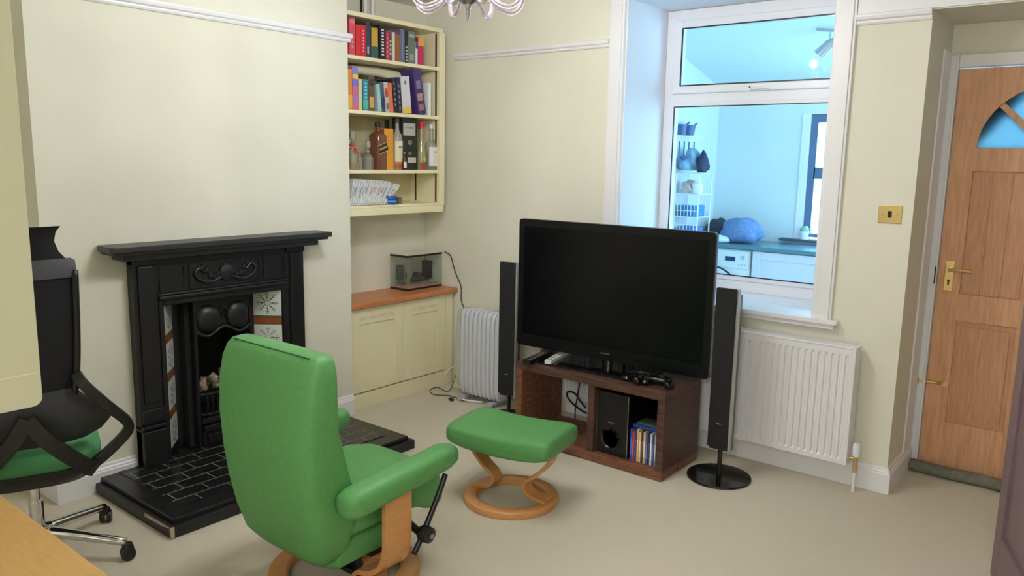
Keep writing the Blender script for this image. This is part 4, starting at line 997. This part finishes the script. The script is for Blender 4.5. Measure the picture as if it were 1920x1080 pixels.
# ---- tower speakers
SPX, SPY = .800, .590
def tower(x, y, rz, label):
    t = thing('tower_speaker', label, 'speaker', (x, y, 0), rz, 'tall slim speakers flanking the television')
    b = B(); lathe(b, [(0, 0), (.160, 0), (.165, .004), (.163, .012), (0, .014)], 56); obj('round_base', b, M_BLACKG, t, smooth=30)
    b = B(); cyl(b, (0, 0, .013), (0, 0, .17), .012, 16); obj('pole', b, M_BLACK, t, smooth=40)
    obj('front_grille', bx(-.058, .050, -.045, -.020, .175, 1.005), mat('speaker_cloth', (18, 18, 20), .8), t, bevel=.004)
    obj('silver_strip', bx(.050, .060, -.044, -.012, .150, 1.008), M_SILVER, t, bevel=.002)
    b = B(); prism(b, [(-.056, -.020), (.050, -.020), (.056, -.012), (.052, .040), (.0, .055), (-.05, .040)], 'z', .155, .97); obj('rear_body', b, mat('dark_grey_gloss', (40, 40, 44), .3), t, bevel=.003)
    obj('badge', bx(-.014, .010, -.0460, -.0450, .30, .305), M_SILVER, t)
    return t
tower(2.21, .60, math.radians(3), 'tall slim black speaker on a round base, right of the television')
tower(SPX, SPY, math.radians(14), 'tall slim black speaker left of the television, before the oil heater')

# ================================================================== OTTOMAN
ot = thing('footstool', 'green leather footstool on a ring shaped beech base', 'footstool', (1.56, -.325, 0), math.radians(10))
def cushion(bm, L_, W_, z0, z1, sag, cx=0, cy=0, n=14):
    secs = []
    for i in range(n+1):
        t = -1+2*i/n; t2 = math.sin(t*PI/2); x = t2*L_/2
        k = (1-abs(t2)**7)**.5 if abs(t2) < 1 else 0
        k = max(k, .02); zc = (z0+z1)/2+sag*(t2*t2)
        secs.append((cx+x, cy, zc, W_/2*(.90+.10*k), (z1-z0)/2*(.55+.45*k), 4.5))
    loft(bm, secs, 36, 'x')
b = B(); cushion(b, .535, .365, .258, .380, .020)
obj('cushion', b, M_GREEN, ot, smooth=60)
b = B(); ring_lathe(b, [(.168, .0), (.225, .0), (.230, .012), (.226, .030), (.218, .036), (.176, .036), (.168, .030)], 64)
obj('ring_base', b, M_BEECH, ot, smooth=40)
for s in (-1, 1):
    b = B(); tube(b, spline([(s*.215, 0, .29), (s*.208, 0, .235), (s*.150, 0, .165), (s*.095, 0, .120), (s*.085, 0, .085), (s*.115, 0, .055), (s*.20, 0, .040)], 6), 0, section=[(-.040, -.008), (.040, -.008), (.040, .008), (-.040, .008)], up=(1, 0, 0))
    obj('leg', b, M_BEECH, ot, bevel=.003)
obj('seat_bracket', bx(-.22, .22, -.03, .03, .262, .280), M_BLACK, ot)

# ================================================================== RECLINER
rc = thing('recliner_chair', 'green leather swivel recliner seen from behind, beech ring base', 'armchair', (1.49, -1.28, 0), math.radians(0))
b = B()
back = [ # z, y centre, half width, half depth
 (.190, -.215, .150, .03), (.200, -.220, .195, .055), (.245, -.225, .232, .085), (.34, -.230, .254, .108), (.46, -.245, .262, .118), (.58, -.270, .268, .104), (.70, -.290, .276, .085), (.82, -.290, .282, .074), (.90, -.282, .278, .066), (.945, -.274, .266, .056), (.964, -.270, .252, .044), (.972, -.268, .225, .025)]
loft(b, [(z, 0, yc, hw_, hd, 5.0) for z, yc, hw_, hd in back], 44)
bk = obj('backrest', b, M_GREEN, rc, smooth=60)
b = B()
tube(b, [(-.215, -.3115, .9655), (0, -.3125, .9655), (.225, -.3115, .9655)], .0025, 5); obj('seam', b, mat('dark_green_seam', (30, 84, 42), .7), bk)
b = B()
loft(b, [(-.20, 0, .33, .20, .07, 4), (-.18, 0, .335, .225, .085, 4), (-.05, 0, .345, .24, .085, 4), (.10, 0, .355, .245, .085, 4), (.20, 0, .345, .245, .090, 4), (.27, 0, .32, .24, .105, 3.4), (.315, 0, .305, .225, .095, 3), (.335, 0, .30, .18, .06, 2.6)], 40, 'y')
obj('seat_cushion', b, M_GREEN, rc, smooth=60)
b = B(); loft(b, [(-.21, 0, .20, .16, .05, 4), (-.19, 0, .22, .215, .075, 4), (.0, 0, .22, .225, .06, 4), (.12, 0, .235, .20, .04, 4)], 32, 'y'); obj('seat_shell', b, M_GREEN, rc, smooth=60)
for s in (-1, 1):
    b = B(); xc = s*.318
    loft(b, [(-.262, xc-s*.005, .455, .022, .025, 2.5), (-.252, xc-s*.005, .456, .046, .040, 2.8), (-.22, xc, .460, .056, .050, 3), (-.10, xc, .472, .056, .048, 3.2), (.10, xc, .488, .056, .046, 3.2), (.22, xc, .500, .054, .044, 3), (.262, xc, .503, .044, .036, 2.6), (.275, xc, .503, .022, .020, 2.4)], 28, 'y')
    arm = obj('armrest', b, M_GREEN, rc, smooth=60)
    b = B(); tube(b, spline([(s*.300, .0, .44), (s*.300, .0, .30), (s*.295, .0, .20), (s*.262, .0, .130), (s*.19, .0, .090), (s*.12, .0, .070), (s*.085, .01, .055), (s*.10, .03, .045), (s*.16, .08, .040)], 6), 0, section=[(-.065, -.009), (.065, -.009), (.065, .009), (-.065, .009)], up=(1, 0, 0))
    obj('bentwood_side', b, M_BEECH, rc, bevel=.003)
b = B(); ring_lathe(b, [(.215, .0), (.288, .0), (.295, .014), (.290, .034), (.280, .040), (.224, .040), (.215, .032)], 72); obj('ring_base', b, M_BEECH, rc, smooth=40)
b = B(); cyl(b, (0, 0, .06), (0, 0, .17), .04, 20); box(b, -.14, .14, -.06, .06, .055, .075); box(b, -.2, .2, -.04, .04, .15, .17); obj('swivel_mechanism', b, M_BLACK, rc, smooth=40)
b = B(); tube(b, spline([(.325, .060, .165), (.330, .105, .235), (.330, .185, .36), (.328, .225, .43)], 5), .011, 10); obj('recline_bar', b, M_BLACK, rc, smooth=True)
b = B(); lathe(b, [(0, -.03), (.022, -.03), (.030, -.02), (.032, .0), (.030, .02), (.018, .028), (0, .030)], 24, M=Mt((.345, .105, .235), ry=PI/2)); kb = obj('tension_knob', b, M_BLACK, rc, smooth=40)
b = B(); lathe(b, [(0, .030), (.010, .030), (.009, .033), (0, .033)], 16, M=Mt((.345, .105, .235), ry=PI/2)); obj('knob_cap', b, mat('grey_cap', (120, 124, 130), .4), kb)
b = B(); cyl(b, (.24, .10, .235), (.32, .105, .235), .010, 10); tube(b, [(.20, .12, .25), (.31, .10, .235)], .014, 8); obj('pivot_rod', b, M_BLACK, rc, smooth=40)

# ================================================================== OFFICE CHAIR (faces away from the camera)
oc = thing('office_chair', 'black mesh office chair with green seat and chrome star base', 'office chair', (.49, -2.01, 0), math.radians(70))
W2 = Matrix.Rotation(-math.radians(70), 4, 'Z')
base_ang = math.atan2(-1.779+2.01, .753-.49)      # direction of the nearest right caster, world
for k in range(5):
    a = base_ang-math.radians(70)+k*2*PI/5; ca, sa = math.cos(a), math.sin(a)
    b = B(); n = 10; P_ = [(ca*(.03+.31*i/n), sa*(.03+.31*i/n), .118-.045*(i/n)**1.2) for i in range(n+1)]
    R_ = [.026-.010*i/n for i in range(n+1)]; tube(b, P_, R_, 10)
    sp_ = obj('base_spoke', b, M_CHROME, oc, smooth=True)
    cw = thing('castor', None, None); 
    bpy.data.objects.remove(cw)
    b = B(); px_, py_ = ca*.345, sa*.345
    for s in (-1, 1): lathe(b, [(0, -.009), (.024, -.009), (.028, -.004), (.028, .004), (.024, .009), (0, .009)], 20, M=Mt((px_, py_, .028), rz=a+.6, rx=PI/2) @ Matrix.Translation((0, 0, s*.014)))
    lathe(b, [(0, 0), (.020, 0), (.024, .01), (.018, .028), (.008, .032), (0, .032)], 16, (px_, py_, .040)); obj('castor', b, M_BLACK, oc, smooth=40)
b = B(); lathe(b, [(0, .07), (.035, .07), (.038, .13), (.030, .14), (.0, .14)], 24); obj('hub', b, M_CHROME, oc, smooth=40)
b = B(); cyl(b, (0, 0, .13), (0, 0, .25), .026, 20); cyl(b, (0, 0, .25), (0, 0, .385), .016, 20); obj('gas_column', b, M_CHROME, oc, smooth=40)
b = B(); loft(b, [(.355, 0, .0, .13, .14, 3), (.37, 0, .0, .20, .19, 3.2), (.415, 0, .0, .240, .225, 3.5), (.435, 0, 0, .235, .225, 3.5)], 36); obj('seat_pan', b, M_BLACK, oc, smooth=50)
b = B(); loft(b, [(.435, 0, 0, .225, .220, 3.5), (.46, 0, .0, .24, .235, 3.5), (.49, 0, .0, .235, .23, 3.4), (.505, 0, 0, .20, .19, 3), (.510, 0, 0, .12, .12, 2.5)], 36); obj('seat_cushion', b, M_GREENF, oc, smooth=60)
def curved(bm, rows, y0, bow, th, n=16):
    """rows: (z, halfwidth, dy)"""
    V = []
    for z, hw_, dy in rows:
        f = []; r_ = []
        for i in range(n+1):
            t = -1+2*i/n; x = t*hw_; y = y0+dy+bow*t*t
            f.append(bm.verts.new((x, y, z))); r_.append(bm.verts.new((x, y+th, z)))
        V.append((f, r_))
    for (f0, r0), (f1, r1) in zip(V, V[1:]):
        for i in range(n):
            bm.faces.new((f0[i], f0[i+1], f1[i+1], f1[i])); bm.faces.new((r0[i+1], r0[i], r1[i], r1[i+1]))
        bm.faces.new((f0[0], f1[0], r1[0], r0[0])); bm.faces.new((f0[n], r0[n], r1[n], f1[n]))
    for (f, r_) in (V[0], V[-1]):
        for i in range(n): bm.faces.new((f[i], f[i+1], r_[i+1], r_[i]))
BY = -.235
b = B(); curved(b, [(.74, .150, .0), (.85, .165, -.01), (1.0, .172, -.015), (1.18, .178, -.01)], BY, .05, .006); obj('mesh_back', b, M_BLACKMESH, oc, smooth=50)
for s in (-1, 1):
    b = B(); tube(b, spline([(s*.155, BY+.05, .70), (s*.172, BY+.04, .85), (s*.180, BY+.035, 1.0), (s*.186, BY+.04, 1.19)], 5), .013, 8)
    obj('back_frame', b, M_BLACK, oc, smooth=True)
b = B(); curved(b, [(1.165, .186, .0), (1.19, .192, -.002), (1.225, .190, .0), (1.235, .175, .0)], BY-.012, .05, .016); obj('neck_band', b, mat('mid_grey_fabric', (84, 84, 90), .85), oc, smooth=50)
b = B(); curved(b, [(1.228, .165, .0), (1.26, .140, .0), (1.30, .128, -.01), (1.335, .135, -.02), (1.355, .150, -.03)], BY-.005, .04, .016); obj('headrest', b, M_BLACKMESH, oc, smooth=50)
b = B(); curved(b, [(.525, .18, .055), (.56, .24, .035), (.62, .285, .012), (.66, .27, .0), (.71, .19, -.002), (.745, .155, .0)], BY, .05, .012); obj('lumbar_panel', b, M_GREYFAB, oc, smooth=50)
for s in (-1, 1):
    b = B(); tube(b, spline([(s*.165, BY+.04, .80), (s*.19, BY+.02, .755), (s*.262, BY+.02, .665), (s*.318, BY+.03, .60), (s*.332, BY+.04, .565), (s*.318, BY+.05, .530), (s*.26, BY+.05, .475), (s*.200, BY+.05, .430), (s*.15, BY+.08, .40)], 6), 0, section=[(-.019, -.016), (.019, -.016), (.019, .016), (-.019, .016)], up=(0, 1, 0)); obj('arm_loop', b, M_BLACK, oc, bevel=.005)
    b = B(); tube(b, spline([(s*.205, BY+.01, .425), (s*.17, BY-.015, .455), (s*.06, BY-.03, .57), (s*-.0, BY-.02, .66)], 6), 0, section=[(-.028, -.012), (.028, -.012), (.028, .012), (-.028, .012)], up=(0, 1, 0)); obj('back_support', b, M_BLACK, oc, bevel=.005)

# ================================================================== DESK and hutch (lower left)
dk = thing('desk', 'orange pine desk top in the near left corner', 'desk', (0, 0, 0))
obj('desk_top', bx(1.05, 2.95, -3.10, -2.458, .722, .75), M_DESK, dk, bevel=.003)
for x in (1.10, 2.85):
    for y in (-3.06, -2.56): obj('leg', bx(x, x+.05, y, y+.05, 0, .722), M_DESK, dk, bevel=.003)
hu = thing('desk_hutch', 'tall cream cupboard raised over the desk at the left edge', 'cupboard', (1.93, -2.464, .75))
b = B(); prism(b, [(-.9, .315), (-.02, .315)]+[(-.02+.02*math.sin(k*PI/10), .335-.02*math.cos(k*PI/10)) for k in range(1, 6)]+[(0, 1.62), (-.9, 1.62)], 'x', -.32, 0)
M_HUTCH = mat('pale_hutch_laminate', (188, 187, 160), .55)
obj('hutch_body', b, M_HUTCH, hu)
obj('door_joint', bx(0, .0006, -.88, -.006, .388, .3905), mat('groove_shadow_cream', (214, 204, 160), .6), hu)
b = bx(-.32, 0, -.62, -.60, 0, .315); box(b, -.32, -.30, -.62, -.3, 0, .315); obj('hutch_leg', b, M_HUTCH, hu)

# ================================================================== CHANDELIER
ch = thing('chandelier', 'clear glass chandelier with curling arms hanging from the ceiling', 'chandelier', (1.70, -.82, 2.13))
b = B(); lathe(b, [(0, 0), (.003, .004), (.005, .02), (.011, .034), (.007, .042), (.012, .052), (.016, .066), (.034, .078), (.062, .090), (.064, .096), (.03, .100), (.022, .12), (.035, .14), (.04, .17), (.02, .20), (.015, .26), (.03, .30), (.012, .34), (.012, H-2.13-.03), (.05, H-2.13-.03), (.06, H-2.13-.001), (0, H-2.13-.001)], 32)
obj('stem', b, M_SILVER, ch, smooth=40)
for k in range(8):
    a = math.radians(38.7+90+22.5+45*k); ca, sa = math.cos(a), math.sin(a)
    b = B(); P_ = spline([(ca*r, sa*r, z) for r, z in ((.03, .115), (.08, .100), (.13, .062), (.175, .050), (.21, .07), (.225, .11), (.22, .14))], 6)
    tube(b, P_, .0085, 10); arm = obj('glass_arm', b, M_CRYSTAL, ch, smooth=True)
    b = B(); lathe(b, [(0, 0), (.012, .0), (.034, .012), (.036, .016), (.010, .014), (.010, .03), (0, .03)], 20, (ca*.22, sa*.22, .14)); obj('drip_pan', b, M_CRYSTAL, arm, smooth=40)
    b = B(); lathe(b, [(0, .03), (.010, .03), (.010, .085), (0, .085)], 12, (ca*.22, sa*.22, .14)); obj('candle_tube', b, M_WHITE, arm, smooth=40)
    b = B(); lathe(b, [(0, .085), (.010, .088), (.016, .105), (.012, .125), (.004, .14), (0, .143)], 14, (ca*.22, sa*.22, .14)); obj('candle_bulb', b, mat('lit_bulb', (255, 236, 200), .4, emit=(255, 226, 180), estr=8), arm, smooth=True)
    if k % 2 == 0:
        l = light('bulb_light', 'POINT', (1.70+ca*.22, -.82+sa*.22, 2.13+.32), 11.8, (.975, .985, 1), .03)
